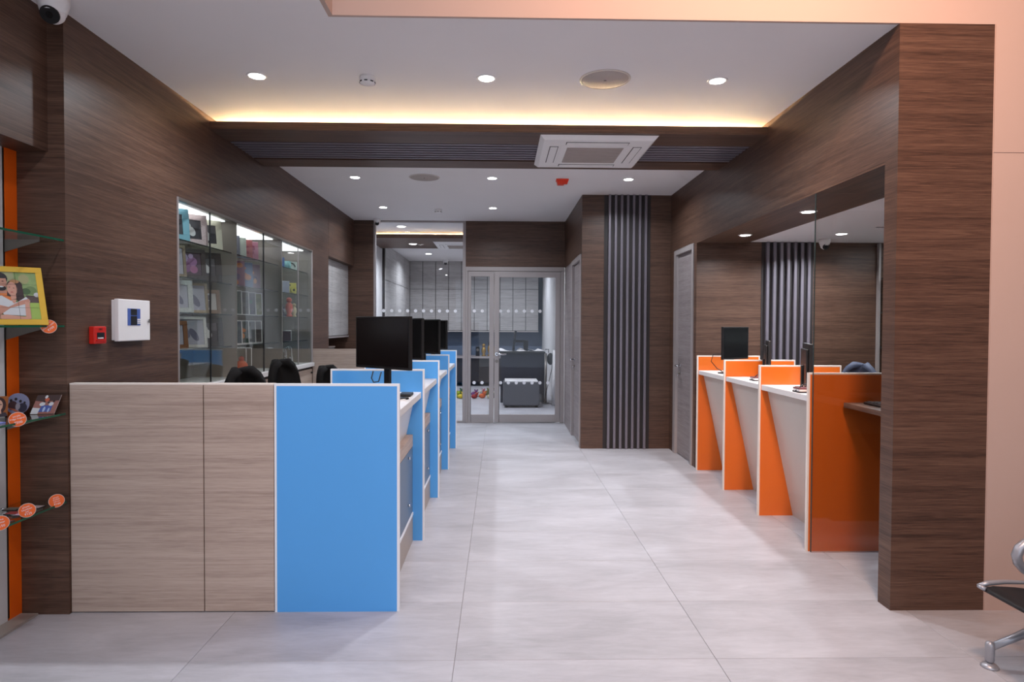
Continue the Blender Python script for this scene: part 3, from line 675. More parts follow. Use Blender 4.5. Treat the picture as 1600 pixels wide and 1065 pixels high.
# right
monitor(2.325, 6.15, 1.36, math.radians(35), .42, .32, 1.058, 'black monitor turned to the aisle on the farthest orange bay')
monitor(2.40, 5.56, 1.235, math.radians(70), .44, .33, 1.058, 'black monitor seen edge-on on the middle orange bay', .6)
monitor(2.315, 4.67, 1.235, math.radians(70), .44, .33, 1.058, 'black monitor seen edge-on on the nearest orange bay', .6)
cable('monitor_cable', [(2.24, 6.3, 1.25), (2.16, 6.3, 1.24), (2.14, 6.3, 1.17), (2.20, 6.3, 1.10), (2.26, 6.3, 1.065)], .004, 'black cable loop left of the monitor on the farthest orange bay')
def pos_box(x, y, lbl, m):
    t = thing('card_terminal', (x, y, 1.058), lbl, 'device')
    B('base', x-.05, x+.06, y-.05, y+.05, 1.0585, 1.068, 'label_black', t); B('body', x-.045, x+.06, y-.05, y+.05, 1.068, 1.082, 'white_plastic', t)
    B('cover', x-.045, x+.06, y-.05, y+.05, 1.082, 1.092, m, t); MB().tube([(x-.05, y, 1.07), (x, y, 1.11), (x+.04, y, 1.12), (x+.06, y, 1.16)], .004).build('cable', 'black_plastic', t)
pos_box(2.165, 4.43, 'small box with maroon cover on the nearest orange bay', col(110, 60, 62)); pos_box(2.225, 5.36, 'small box with maroon cover on the middle orange bay', col(110, 60, 62))
tag(MB().box(-.66, -.58, 4.10, 4.24, 1.056, 1.075).build('card_reader', 'black_plastic', bevel=.006), 'small black card reader on the nearest white counter top', 'device')
tag(MB().box(-.655, -.59, 3.90, 3.97, 1.056, 1.062).build('calling_card', 'white_plastic'), 'small white card lying on the nearest white counter top', 'card')

# ------------------------------------------------------------------ office chairs
def office_chair(name, fabric, lbl, grp, back_top=1.22):
    t = thing(name, (0, 0, 0), lbl, 'chair', grp)      # faces local -y
    zb = .60; hb = back_top-zb
    def back(u, v):
        wdt = (.205*(1-.38*v**2.2))
        x = (u-.5)*2*wdt
        if v > .8: x *= math.sqrt(max(.05, 1-((v-.8)/.2)**2*.85))
        return (x, .20+.09*v**1.5-.10*(abs(u-.5)*2)**2+.02*math.sin(v*PI), zb+hb*v)
    MB().grid(back, 10, 14).build('backrest', fabric, t, local=True, solid=.055)
    def seat(u, v): return ((u-.5)*.48*(1-.12*(v-.5)**2*4), (v-.5)*.46-.02, .485-.02*(1-abs(2*v-1)**3)-.02*max(0, .25-v)*4)
    MB().grid(seat, 8, 8).build('seat', fabric, t, local=True, solid=.06)
    MB().tube([(0, .18, .45), (0, .27, .48), (0, .28, .62), (0, .26, .75)], .02).build('back_bracket', 'black_plastic', t, local=True)
    MB().cyl((0, 0, .08), (0, 0, .44), .028).build('gas_column', 'black_plastic', t, local=True)
    for sgn in (-1, 1):
        MB().tube([(sgn*.2, .05, .45), (sgn*.28, .05, .47), (sgn*.285, .03, .60), (sgn*.285, .03, .66)], .014).box(sgn*.285-.03, sgn*.285+.03, -.12, .12, .66, .69).build('armrest', 'black_plastic', t, local=True)
    for k in range(5):
        a = 2*PI*k/5
        lg = MB().tube([(0, 0, .10), (.14*math.cos(a), .14*math.sin(a), .09), (.29*math.cos(a), .29*math.sin(a), .065)], [.026, .02, .014]).build('leg', 'black_plastic', t, local=True)
        MB().cyl((.29*math.cos(a)-.02*math.sin(a), .29*math.sin(a)+.02*math.cos(a), .028), (.29*math.cos(a)+.02*math.sin(a), .29*math.sin(a)-.02*math.cos(a), .028), .028).build('caster', 'black_plastic', lg, local=True)
    return t
c1 = office_chair('office_chair', 'black_fabric', 'black office chair nearest the camera behind the left counter', 'office chairs behind the left counter')
c2 = dup(c1); c2['label'] = 'black office chair turned sideways in the second bay of the left counter'
c3 = dup(c1); c3['label'] = 'black office chair far down behind the blue partitions'
c1.location = (-1.56, 4.20, 0); c1.rotation_euler.z = math.radians(60)
c2.location = (-1.62, 5.19, 0); c2.rotation_euler.z = math.radians(66)
c3.location = (-1.50, 6.12, 0); c3.rotation_euler.z = math.radians(65); c3.scale = (1, 1, .91)
c4 = office_chair('office_chair', 'navy_fabric', 'navy office chair in the side room, higher rounded back nearer the pillar', 'office chairs in the side room', 1.22)
c4.location = (3.20, 4.75, 0); c4.rotation_euler.z = math.radians(-15)
c5 = dup(c4); c5['label'] = 'navy office chair in the side room, lower one mostly hidden by the orange partition'
c5.location = (3.14, 5.6, 0); c5.rotation_euler.z = math.radians(-60); c5.scale = (1, 1, .97)

# ------------------------------------------------------------------ display cabinet in left wall
CY = [4.445, 5.458, 6.588, 7.583]; XB = -2.64; ZB = 1.07; ZT = 2.415
dc = thing('display_cabinet', (XL-.2, 6.0, 0), 'long glass-fronted lit display cabinet set in the left wall', 'cabinet')
B('back', XB-.015, XB, CY[0], CY[3], ZB, ZT, 'case_laminate', dc)
for y in (CY[0]-.004, CY[3]-.014): B('side', XB, XL-.012, y, y+.018, ZB, ZT, 'case_laminate', dc)
for y in CY[1:3]: B('divider', XB, XL-.012, y-.009, y+.009, ZB, ZT, 'case_laminate', dc)
B('top', XB, XL-.012, CY[0], CY[3], ZT-.012, ZT, 'white_laminate', dc)
B('counter_ledge', XB, XL+.03, CY[0], CY[3], ZB-.045, ZB, 'white_laminate', dc, bevel=.002, seg=1)
B('top_rail', XL-.02, XL+.004, CY[0], CY[3], ZT-.02, ZT+.002, 'steel', dc)
B('frame_strip', XL-.02, XL+.008, CY[0]-.008, CY[0]+.004, ZB, ZT, 'aluminium', dc); B('frame_strip', XL-.02, XL+.008, CY[3]-.004, CY[3]+.008, ZB, ZT, 'aluminium', dc)
for k in range(3):
    a, b = CY[k]+.01, CY[k+1]-.01
    mid = (a+b)/2
    if k == 1: mid = 6.06
    for j, (p, q) in enumerate(((a, mid-.003), (mid+.003, b))):
        B('glass_door', XL-.010, XL-.004, p, q, ZB+.004, ZT-.022, 'case_glass', dc)
    B('door_gasket', XL-.012, XL-.002, mid-(.008 if k == 1 else .004), mid+(.008 if k == 1 else .004), ZB+.004, ZT-.022, 'gasket' if k < 2 else 'aluminium', dc)
    B('light_strip', XB+.03, XB+.30, a+.05, b-.05, ZT-.020, ZT-.0125, 'case_led', dc)
    for z in (2.14, 1.87, 1.61, 1.34):
        sh = B('glass_shelf', XB+.002, XL-.05, a, b, z-.008, z, 'shelf_glass', dc)
        B('edge', XL-.0505, XL-.0495, a, b, z-.008, z, 'glass_edge_dark', sh)
# low doors beneath
lw = thing('base_cabinet', (XL-.1, 6.0, 0), 'pale ash low cupboards under the lit display cabinet', 'cabinet')
B('body', XB, XL-.02, CY[0], CY[3], 0, ZB-.05, 'slat_gap', lw)
for k in range(6):
    a = CY[0]+k*.523
    d = B('door', XL-.018, XL, a+.003, a+.520, .06, ZB-.075, 'ash_laminate', lw)
    MB().cyl((XL, a+.48, ZB-.12), (XL+.02, a+.48, ZB-.12), .01, m='black_plastic').build('knob', None, d)
# far recess: upper cabinet and lower counter
t = thing('wall_cabinet', (-2.45, 9.0, 1.35), 'pale grey upper cupboard in the far left recess', 'cabinet')
B('body', -2.655, -2.36, 8.32, 9.75, 1.36, 2.428, 'grey_laminate', t)
for a, b in ((8.325, 8.80), (8.806, 9.28), (9.286, 9.745)): B('door', -2.36, -2.342, a, b, 1.37, 2.426, 'grey_laminate', t)
B('light_rail', -2.655, -2.335, 8.32, 9.75, 1.335, 1.36, 'aluminium', t)
t = thing('base_cabinet', (-2.45, 9.0, 0), 'low counter under the pale cupboard in the far left recess', 'cabinet')
B('body', -2.655, -2.3, 8.32, 9.75, 0, .86, 'walnut', t); B('countertop', -2.655, -2.28, 8.32, 9.75, .86, .9, 'plinth_beige', t)
t = thing('tray', (-2.42, 8.75, 1.15), 'dark brown box standing on the low counter in the far left recess', 'box')
B('body', -2.56, -2.36, 8.5, 9.0, .9, 1.2, col(70, 58, 50), t); B('lid', -2.57, -2.35, 8.49, 9.01, 1.2, 1.22, col(110, 98, 90), t)

# ---- goods in the display cabinet
def poly_art(parent, o, u, v, items, name='photo_print', d0=.0008):
    """items: (material, [(a, b)...]) polygons in unit coordinates on the plate; each a hair proud of the last"""
    o = Vector(o); u = Vector(u); v = Vector(v); n = u.cross(v).normalized(); b = MB()
    for k, (m, pts) in enumerate(items):
        q = [o+u*a+v*c+n*(d0+.0002*k) for a, c in pts]
        b.add(q, [tuple(range(len(q)))], m)
    me_o = b.build(name, None, parent); return me_o
def ell(cx, cy, rx, ry, n=14, rot=0):
    return [(cx+rx*math.cos(2*PI*i/n)*math.cos(rot)-ry*math.sin(2*PI*i/n)*math.sin(rot), cy+rx*math.cos(2*PI*i/n)*math.sin(rot)+ry*math.sin(2*PI*i/n)*math.cos(rot)) for i in range(n)]
def lean_basis(x, y, z, ang, lean, wdt, hgt):
    u = Vector((math.cos(ang), math.sin(ang), 0)); n0 = Vector((math.sin(ang), -math.cos(ang), 0))
    v = (Vector((0, 0, 1))*math.cos(lean)-n0*math.sin(lean)).normalized()
    o = Vector((x, y, z))-u*wdt/2+n0*math.sin(lean)*hgt*.5
    return o, u, v, u.cross(v).normalized()
def picture_frame(x, y, z, ang, lbl, wdt, hgt, fm, fwid, art, grp, lean=.18, name='picture_frame', mount=None):
    o, u, v, n = lean_basis(x, y, z, ang, lean, wdt, hgt); T = .014
    t = thing(name, (x, y, z), lbl, 'picture frame', grp)
    Mx = basis(o, u, v)
    f = MB().box(0, wdt, 0, fwid, 0, T).box(0, wdt, hgt-fwid, hgt, 0, T).box(0, fwid, fwid, hgt-fwid, 0, T).box(wdt-fwid, wdt, fwid, hgt-fwid, 0, T).xf(Mx)
    f.build('frame', fm, t, bevel=.0015, seg=1)
    MB().box(fwid*.5, wdt-fwid*.5, fwid*.5, hgt-fwid*.5, 0, T*.45).xf(Mx).build('backing_board', mount or 'label_black', t)
    if art:
        q = o+u*fwid+v*fwid+n*(T*.45); poly_art(t, q, u*(wdt-2*fwid), v*(hgt-2*fwid), art)
    b_ = -n*.0; s0 = o+u*wdt*.5+v*hgt*.6; foot = Vector((s0.x, s0.y, z))-Vector((n.x, n.y, 0)).normalized()*.06
    MB().tube([s0, foot+Vector((0, 0, .003))], .003, 4).build('easel_leg', 'black_plastic', t)
    return t
white = col(205, 205, 205, .6); dkp = col(34, 34, 44, .5)
def bride():   # two pale figures on a dark print
    return [(dkp, [(0, 0), (1, 0), (1, 1), (0, 1)]), (col(80, 80, 86), [(0, .62), (1, .56), (1, 1), (0, 1)]), (white, ell(.38, .68, .16, .15)), (white, ell(.55, .40, .17, .26, rot=.35)), (dkp, ell(.40, .70, .05, .06))]
def floral():
    return [(col(60, 40, 62), [(0, 0), (1, 0), (1, 1), (0, 1)])]+[(col(*c), ell(a, b, r, r*1.1)) for a, b, r, c in ((.3, .75, .2, (150, 130, 165)), (.65, .6, .2, (140, 95, 140)), (.4, .35, .22, (120, 70, 118)), (.7, .25, .16, (150, 90, 130)), (.25, .2, .12, (110, 60, 95)), (.6, .85, .1, (165, 140, 175)))]
def shoes():
    return [(col(150, 150, 162), [(0, 0), (1, 0), (1, 1), (0, 1)]), (col(96, 96, 118), ell(.35, .55, .12, .3, rot=.4)), (col(86, 86, 108), ell(.65, .4, .12, .28, rot=.5)), (col(180, 178, 186), ell(.25, .2, .14, .1))]
A1 = math.radians(44)
E1 = [('pale blue frame at the left of the top shelf, cut by the cabinet edge', 4.63, 2.14, col(120, 178, 196), .045, bride(), .23, .245),
      ('speckled pink frame with a wedding photo on the top shelf', 4.90, 2.14, col(206, 184, 184, var=.35, vscale=(90, 90, 90)), .045, bride(), .25, .245),
      ('cream frame with a wedding photo on the top shelf', 5.16, 2.14, col(214, 210, 190, var=.1, vscale=(90, 90, 90)), .045, bride(), .25, .245),
      ('slim silver brown frame at the left of the second shelf', 4.60, 1.87, col(120, 106, 84), .02, shoes(), .21, .24),
      ('black ornate frame with a purple flower print on the second shelf', 4.87, 1.87, col(40, 32, 32), .035, floral(), .25, .245),
      ('black frame with a wedding photo at the right of the second shelf', 5.15, 1.87, col(26, 22, 22), .05, bride(), .25, .245),
      ('silver mosaic frame at the left of the third shelf', 4.66, 1.61, col(170, 174, 170, .3, var=.5, vscale=(140, 140, 140)), .035, shoes(), .25, .245),
      ('gold speckled frame in the middle of the third shelf', 4.90, 1.61, col(150, 130, 96, .3, var=.5, vscale=(160, 160, 160)), .02, shoes(), .25, .24),
      ('wooden frame with a white photo at the right of the third shelf', 5.17, 1.61, col(124, 100, 80), .03, [(col(184, 182, 180), [(0, 0), (1, 0), (1, 1), (0, 1)]), (col(90, 86, 92), ell(.35, .7, .18, .14)), (col(96, 90, 98), ell(.6, .75, .12, .16)), (col(110, 105, 110), ell(.55, .35, .16, .22))], .21, .20),
      ('amber brown frame at the left of the fourth shelf', 4.62, 1.34, col(110, 66, 26), .03, shoes(), .21, .21),
      ('silver beaded frame on the fourth shelf', 4.88, 1.34, col(186, 184, 178, .3, var=.4, vscale=(150, 150, 150)), .022, shoes(), .25, .245),
      ('dark frame with a small white figure at the right of the fourth shelf', 5.17, 1.34, col(30, 30, 32), .045, bride(), .25, .24)]
for lb, y, z, fm, fwd, art, wd_, hg in E1:
    picture_frame(-2.415, y+.05, z+.001, A1, lb, wd_, hg, fm, fwd, art, 'photo frames in the first bay of the display cabinet')
# bay 2: albums leaning in rows
def album(x, y, z, ang, lbl, wdt, hgt, c, cs, grp, th=.03, edge=None, lean=.08, frame=False, cat='album', name='photo_album'):
    o, u, v, n = lean_basis(x, y, z, ang, lean, wdt, hgt); t = thing(name, (x, y, z), lbl, cat, grp); Mx = basis(o, u, v)
    MB().box(0, wdt, 0, hgt, 0, th).xf(Mx).build('cover', c, t, bevel=.0015, seg=1)
    rnd = random.Random(hash((round(y, 2), round(z, 2))) & 255)
    it = []
    for k in range(7):
        it.append((col(*cs[k % len(cs)]), ell(rnd.uniform(.2, .8), rnd.uniform(.15, .85), rnd.uniform(.07, .16), rnd.uniform(.06, .12), 9)))
    poly_art(t, o+n*th, u*wdt, v*hgt, it, 'cover_print')
    if frame:
        e = .008; MB().box(0, wdt, 0, e, th-.002, th+.004).box(0, wdt, hgt-e, hgt, th-.002, th+.004).box(0, e, e, hgt-e, th-.002, th+.004).box(wdt-e, wdt, e, hgt-e, th-.002, th+.004).xf(Mx).build('frame', 'white_plastic', t)
    else: MB().box(.004, wdt-.004, hgt, hgt+.0015, .004, th-.004).xf(Mx).build('page_edge', 'paper', t)
A2 = math.radians(40); gA = 'albums and prints in the middle bay of the display cabinet'
r1 = [('pale yellow album at the left of the top shelf, middle bay', (186, 184, 140), [(150, 150, 96)]), ('grey album second from left on the top shelf, middle bay', (128, 130, 146), [(96, 98, 116)]), ('white album with green leaf pattern on the top shelf, middle bay', (186, 194, 182), [(100, 130, 100), (70, 80, 76)]),
      ('red floral album on the top shelf, middle bay', (176, 98, 100), [(200, 140, 90), (150, 60, 76)]), ('pink album at the right of the top shelf, middle bay', (186, 124, 146), [(150, 70, 100)])]
for k, (lb, c, cs) in enumerate(r1): album(-2.46, 5.62+.145*k, 2.141, A2, lb, .17, .19, col(*c), cs, gA)
r2_ = [('lilac album at the left of the second shelf, middle bay', (150, 120, 146), [(120, 90, 120)]), ('purple floral album on the second shelf, middle bay', (132, 84, 108), [(190, 110, 60), (90, 70, 110)]), ('blue and orange album on the second shelf, middle bay', (78, 104, 146), [(196, 110, 50), (60, 80, 130)]),
       ('mauve patterned album at the right of the second shelf, middle bay', (120, 88, 106), [(210, 140, 100), (70, 60, 90)])]
for k, (lb, c, cs) in enumerate(r2_): album(-2.46, 5.65+.185*k, 1.871, A2, lb, .20, .24, col(*c), cs, gA)
r3 = [('white framed green print at the left of the third shelf, middle bay', (96, 118, 84), [(60, 90, 50), (120, 140, 100)]), ('white framed dark teal print on the third shelf, middle bay', (70, 90, 84), [(50, 70, 66)]), ('white framed grey print on the third shelf, middle bay', (84, 88, 90), [(110, 112, 112)]),
      ('white framed print with an orange figure on the third shelf, middle bay', (76, 80, 96), [(200, 100, 40), (50, 110, 90)]), ('white framed olive print at the right of the third shelf, middle bay', (122, 124, 76), [(96, 100, 50), (150, 150, 110)])]
for k, (lb, c, cs) in enumerate(r3): album(-2.45, 5.63+.165*k, 1.611, A2, lb, .17, .225, col(*c), cs, gA, frame=True, th=.012, cat='picture frame', name='picture_frame')
r4 = [('white framed maroon print at the left of the fourth shelf, middle bay', (96, 72, 76), [(120, 60, 60)]), ('white framed teal print on the fourth shelf, middle bay', (52, 74, 86), [(40, 60, 80), (70, 96, 100)]), ('white framed print with a large orange fruit on the fourth shelf, middle bay', (46, 66, 56), [(196, 106, 36), (206, 120, 40)]),
      ('silver speckled frame on the fourth shelf, middle bay', (130, 134, 138), [(190, 194, 196), (90, 94, 98)]), ('dull brown frame at the right of the fourth shelf, middle bay', (96, 88, 84), [(80, 70, 66)])]
for k, (lb, c, cs) in enumerate(r4): album(-2.45, 5.63+.16*k, 1.341, A2, lb, .175, .22, col(*c), cs, gA, frame=True, th=.012, cat='picture frame', name='picture_frame')
t = thing('gift_box', (-2.46, 5.88, ZB), 'clear gift box with orange bundles at the foot of the middle bay', 'box')
Mx = Matrix.Translation((-2.46, 5.88, ZB)) @ Matrix.Rotation(math.radians(35), 4, 'Z')
b = MB()
for p, q in (((-.12, -.1), (.12, -.1)), ((.12, -.1), (.12, .1)), ((.12, .1), (-.12, .1)), ((-.12, .1), (-.12, -.1))):
    for z in (.004, .236): b.tube([(p[0], p[1], z), (q[0], q[1], z)], .004, 4)
    b.tube([(p[0], p[1], .004), (p[0], p[1], .236)], .004, 4)
b.xf(Mx).build('edge_frame', 'white_plastic', t)
for dx, c in ((-.055, (190, 70, 30)), (.05, (200, 76, 24)), (0, (160, 50, 34))):
    w0 = Mx @ Vector((dx, -.02 if dx else .04, .062)); blob(t, .058, col(*c, .6), w0, 'bundle'); blob(t, .026, col(180, 60, 40), w0+Vector((0, 0, .07)), 'knot')
w0 = Mx @ Vector((-.09, 0, .06)); blob(t, .035, col(170, 160, 150), w0, 'ball')
# bay 3
gB = 'gifts in the far bay of the display cabinet'
def mug(x, y, z, c, lbl, r=.04, h=.095, m2=None):
    t = thing('mug', (x, y, z), lbl, 'mug', gB)
    MB().lathe([(r*.9, 0), (r, .004), (r, h), (r-.004, h), (r-.004, .01), (.001, .01)], (x, y, z), n=24).build('cup', col(*c), t)
    pts = [(x+.0+math.cos(a)*.0+ (r+.022*math.sin(a))*.6, y-(r+.022*math.sin(a))*.8, z+h/2+.03*math.cos(a)) for a in [i*PI/8 for i in range(9)]]
    MB().tube(pts, .005, 6).build('handle', col(*c), t)
def gbox(x, y, z, ang, wx, wy, hz, c, lbl, extra=None, name='gift_box', cat='box'):
    t = thing(name, (x, y, z), lbl, cat, gB, ang)
    MB().box(-wx/2, wx/2, -wy/2, wy/2, 0, hz).build('body', col(*c), t, bevel=.003, seg=1, local=True)
    if extra:
        for (a0, a1, c0, c1, cc) in extra: MB().box(a0, a1, -wy/2-.0012, -wy/2, c0, c1).build('print', col(*cc), t, local=True)
    return t
A3 = math.radians(35)
gbox(-2.42, 6.78, 2.141, A3, .14, .10, .13, (96, 126, 196), 'bright blue printed gift box on the top shelf, far bay', [(-.04, .03, .02, .07, (70, 84, 140))])
gbox(-2.46, 6.98, 2.141, A3, .16, .03, .125, (76, 108, 160), 'blue photo cushion on the top shelf, far bay', [(-.06, -.02, .01, .05, (150, 60, 60))])
mug(-2.40, 7.14, 2.141, (120, 176, 176), 'turquoise mug on the top shelf, far bay')
t = gbox(-2.44, 7.32, 2.141, A3, .18, .02, .11, (180, 192, 184), 'white photo plaque with a dark arch on the top shelf, far bay', None, 'photo_plaque', 'plaque')
MB().tube([(-.07, -.016, .05), (-.05, -.016, .085), (0, -.016, .10), (.05, -.016, .085), (.07, -.016, .05)], .005).build('arch', col(40, 50, 50), t, local=True)
gbox(-2.42, 6.80, 1.872, A3, .07, .05, .22, (150, 150, 146), 'tall narrow white printed box on the second shelf, far bay', [(-.02, .0, .12, .15, (60, 60, 70)), (0, .02, .05, .08, (60, 60, 70))])
gbox(-2.38, 6.93, 1.872, A3, .12, .10, .125, (178, 184, 200), 'pale lavender cube box on the second shelf, far bay')
t = gbox(-2.42, 7.22, 1.872, A3, .17, .07, .125, (206, 196, 96), 'yellow camera-shaped gift with a round lens on the second shelf, far bay', [(.0, .02, .09, .11, (60, 50, 30)), (-.06, -.045, .085, .1, (120, 100, 40))], 'toy_camera', 'toy')
MB().cyl((.05, -.035, .045), (.05, -.06, .045), .032, n=20, m=col(206, 196, 96)).cyl((.05, -.06, .045), (.05, -.063, .045), .012, n=14, m='label_black').build('lens', None, t, local=True)
for k, (y, s) in enumerate(((6.78, .95), (6.90, .75), (7.02, .6))):
    t = thing('crystal_figurine', (-2.42, y, 1.611), ['tall', 'middle', 'small'][k]+' glittering dark crystal figurine on the third shelf, far bay', 'figurine', gB)
    MB().lathe([(.05, 0), (.055, .02), (.02, .05), (.045, .12*s), (.02, .2*s), (.002, .26*s)], (-2.42, y, 1.611), n=7, smooth=False).build('body', col(90, 90, 104, .12, metal=.6), t)
figure(-2.40, 7.20, 1.612, .7, col(214, 84, 60), 'orange red figurine on the third shelf, far bay', 'figurine'); figure(-2.38, 7.31, 1.612, .5, col(206, 190, 150), 'small cream figurine beside the orange red one', 'figurine')
gbox(-2.44, 6.95, 1.341, A3, .26, .08, .11, (66, 44, 48), 'dark maroon long box on the fourth shelf, far bay')
gbox(-2.40, 7.14, 1.341, A3, .07, .07, .12, (190, 194, 196), 'white block standing beside the maroon box, far bay')
for k, (y, lb) in enumerate(((7.02, 'silver wire photo clip at the foot of the far bay, left one'), (7.20, 'silver wire photo clip at the foot of the far bay, taller right one'))):
    t = thing('photo_clip', (-2.4, y, ZB+.001), lb, 'ornament', gB)
    h_ = .19+.02*k
    MB().tube([(-2.4-.03+.0, y-.05, ZB+.02), (-2.4-.03, y-.05, ZB+h_-.03), (-2.4, y-.03, ZB+h_), (-2.4, y, ZB+h_-.04), (-2.4, y+.02, ZB+h_), (-2.39, y+.05, ZB+h_-.03), (-2.38, y+.05, ZB+.02)], .008, 6).build('wire', 'chrome', t)
    MB().box(-2.44, -2.36, y-.06, y+.06, ZB+.001, ZB+.02).build('base', 'white_plastic', t, bevel=.003, seg=1)
    for q in range(3): blob(t, .014, 'chrome', (-2.39, y-.03+q*.03, ZB+.05+.03*(q % 2)), 'bead')
figure(-2.42, 6.86, ZB+.002, .55, col(190, 80, 66), 'small red figurine at the foot of the far bay', 'figurine')

# ------------------------------------------------------------------ gift shelves at the far left
gl = ['glass shelf with steel bracket, topmost of the gift shelves', 'glass shelf holding the yellow framed photo puzzle', 'glass shelf holding the small photo magnets', 'lowest glass shelf with the keychains']
for z, lb in zip((1.962, 1.518, 1.062, .600), gl):
    t = thing('glass_shelf', (-2.38, 2.9, z), lb, 'shelf', 'glass gift shelves')
    B('pane', -2.497, -2.262, 2.2, 3.305, z-.010, z, 'shelf_glass', t)
    B('front_edge', -2.2625, -2.2605, 2.2, 3.305, z-.010, z, 'glass_edge_green', t)
    for y in (3.222, 2.4):
        MB().prism([(-2.499, z-.0105), (-2.325, z-.0105), (-2.325, z-.022), (-2.499, z-.075)], 1, y-.0015, y+.0015).build('bracket', 'steel', t)
# yellow framed tile photo
o = Vector((-2.497, 3.005, 1.519)); e = Vector((-2.262, 3.19, 1.519)); u = (e-o).normalized(); W_ = (e-o).length; n0 = Vector((u.y, -u.x, 0))
v = (Vector((0, 0, 1))-n0*.10-u*.10).normalized(); o = o+n0*.02
t = thing('photo_puzzle', tuple((o+e)/2), 'yellow framed tile photo puzzle of a smiling couple on the gift shelf', 'picture frame')
HH = .285; fwd = .026
Mx = Matrix.Identity(4); n = u.cross(v).normalized()
for i in range(3): Mx[i][0] = u[i]; Mx[i][1] = v[i]; Mx[i][2] = n[i]; Mx[i][3] = o[i]
yel = col(226, 180, 50)
MB().box(0, W_, 0, fwd, 0, .014).box(0, W_, HH-fwd, HH, 0, .014).box(W_-fwd, W_, fwd, HH-fwd, 0, .014).box(0, .004, fwd, HH-fwd, 0, .014).xf(Mx).build('frame', yel, t, bevel=.001, seg=1)
MB().box(.002, W_-.01, .01, HH-.01, 0, .005).xf(Mx).build('backing_board', col(150, 120, 40), t)
sk = col(196, 140, 118); sk2 = col(206, 152, 130); hr = col(38, 28, 30); hr2 = col(58, 34, 34); wt = col(206, 208, 210); og = col(226, 130, 66)
P4 = [(0, 0), (1, 0), (1, 1), (0, 1)]
art = [(MT['photo_green'], P4), (col(168, 170, 128), [(0, .5), (.5, .55), (.5, 1), (0, 1)]), (col(110, 134, 82), ell(.85, .62, .13, .09)), (col(70, 96, 56), ell(.74, .60, .10, .07)), (col(162, 160, 112), ell(.72, .86, .12, .1)),
       (col(88, 70, 66), [(.72, .36), (1, .36), (1, .5), (.72, .52)]), (col(200, 202, 206), ell(.97, .53, .07, .05)), (col(160, 190, 90), [(.6, 0), (1, 0), (1, .36), (.6, .36)]),
       (og, [(-.0, .12), (.45, .12), (.42, .55), (.22, .64), (.0, .64)]), (sk, [(.12, .55), (.3, .55), (.3, .68), (.12, .68)]),
       (hr, ell(.19, .86, .17, .13)), (sk, ell(.19, .78, .145, .175)), (hr, [(.04, .86), (.34, .86), (.33, .93), (.19, .965), (.06, .93)]), (hr, ell(.2, .655, .105, .055)), (sk, ell(.19, .72, .10, .05)), (wt, ell(.21, .685, .045, .014)), (hr, ell(.13, .81, .025, .008)), (hr, ell(.25, .80, .025, .008)),
       (hr2, ell(.50, .72, .17, .12)), (hr2, [(.42, .72), (.66, .76), (.68, .45), (.60, .33), (.46, .45)]), (hr2, [(.32, .62), (.42, .66), (.38, .48), (.30, .5)]), (col(176, 128, 84), ell(.50, .80, .11, .04)),
       (sk2, ell(.43, .645, .115, .145)), (hr, ell(.38, .68, .018, .007)), (hr, ell(.47, .66, .018, .007)), (col(180, 84, 80), ell(.42, .575, .032, .01)), (sk2, [(.38, .42), (.50, .44), (.50, .56), (.38, .54)]),
       (wt, [(.05, .30), (.06, .46), (.18, .5), (.36, .40), (.5, .36), (.72, .48), (.80, .40), (.78, .32), (.66, .08), (.18, .10)]), (sk2, [(.38, .42), (.5, .42), (.46, .34), (.42, .34)]),
       (sk, [(.0, .10), (.04, .06), (.34, .24), (.80, .36), (.78, .44), (.60, .40), (.30, .26), (.12, .30), (.0, .26)]), (sk2, [(.68, .38), (.78, .36), (.78, .02), (.70, .0), (.0, .02), (.0, .08), (.25, .10), (.66, .06)]), (sk, ell(.10, .20, .12, .08))]
art = [art[0]]+[(m_, [((.36+.64*a) if a > 0 else 0, b) for a, b in p_]) for m_, p_ in art[1:]]
poly_art(t, o+u*.004+v*fwd+n*.0055, u*(W_-fwd-.004), v*(HH-2*fwd), art)
jn = MB()
uu, vv = u*(W_-fwd-.004), v*(HH-2*fwd); oo = o+u*.004+v*fwd+n*.0125
def lin(a, b): jn.tube([oo+uu*a[0]+vv*a[1], oo+uu*b[0]+vv*b[1]], .0005, 4)
for a in (.14, .42, .70): lin((a, 0), (a, 1))
for b in (.25, .5, .74): lin((0, b), (1, b))
jn.build('tile_joint', col(60, 50, 40), t)
# plaques on the third shelf
t = thing('photo_plaque', (-2.44, 2.93, 1.063), 'portrait photo plaque of a woman with brown hair at the left picture edge', 'plaque')
o = Vector((-2.496, 3.09, 1.066)); u = Vector((.6, .8, 0)).normalized(); v = Vector((-.03, .12, 1)).normalized()
Mx = basis(o, u, v); MB().box(0, .085, 0, .10, -.004, 0).xf(Mx).build('board', col(120, 60, 26), t)
poly_art(t, o, u*.085, v*.10, [(col(150, 84, 36), P4), (hr2, ell(.55, .55, .36, .42)), (col(206, 160, 140), ell(.55, .56, .2, .28)), (col(60, 50, 60), [(.1, 0), (1, 0), (.9, .2), (.3, .22)]), (col(206, 160, 140), [(.45, .15), (.7, .15), (.66, .36), (.48, .36)]), (hr, ell(.47, .6, .05, .02)), (hr, ell(.65, .6, .05, .02))], d0=.001)
t = thing('photo_plaque', (-2.39, 3.05, 1.063), 'round photo plaque of a group of friends on the gift shelf', 'plaque')
cc = Vector((-2.452, 3.235, 1.1175)); u = Vector((1, .15, 0)).normalized(); v = Vector((-.02, .15, 1)).normalized(); n = u.cross(v).normalized()
MB().cyl(cc-n*.002, cc+n*.002, .054, n=32, m=col(130, 120, 140)).build('disc', None, t)
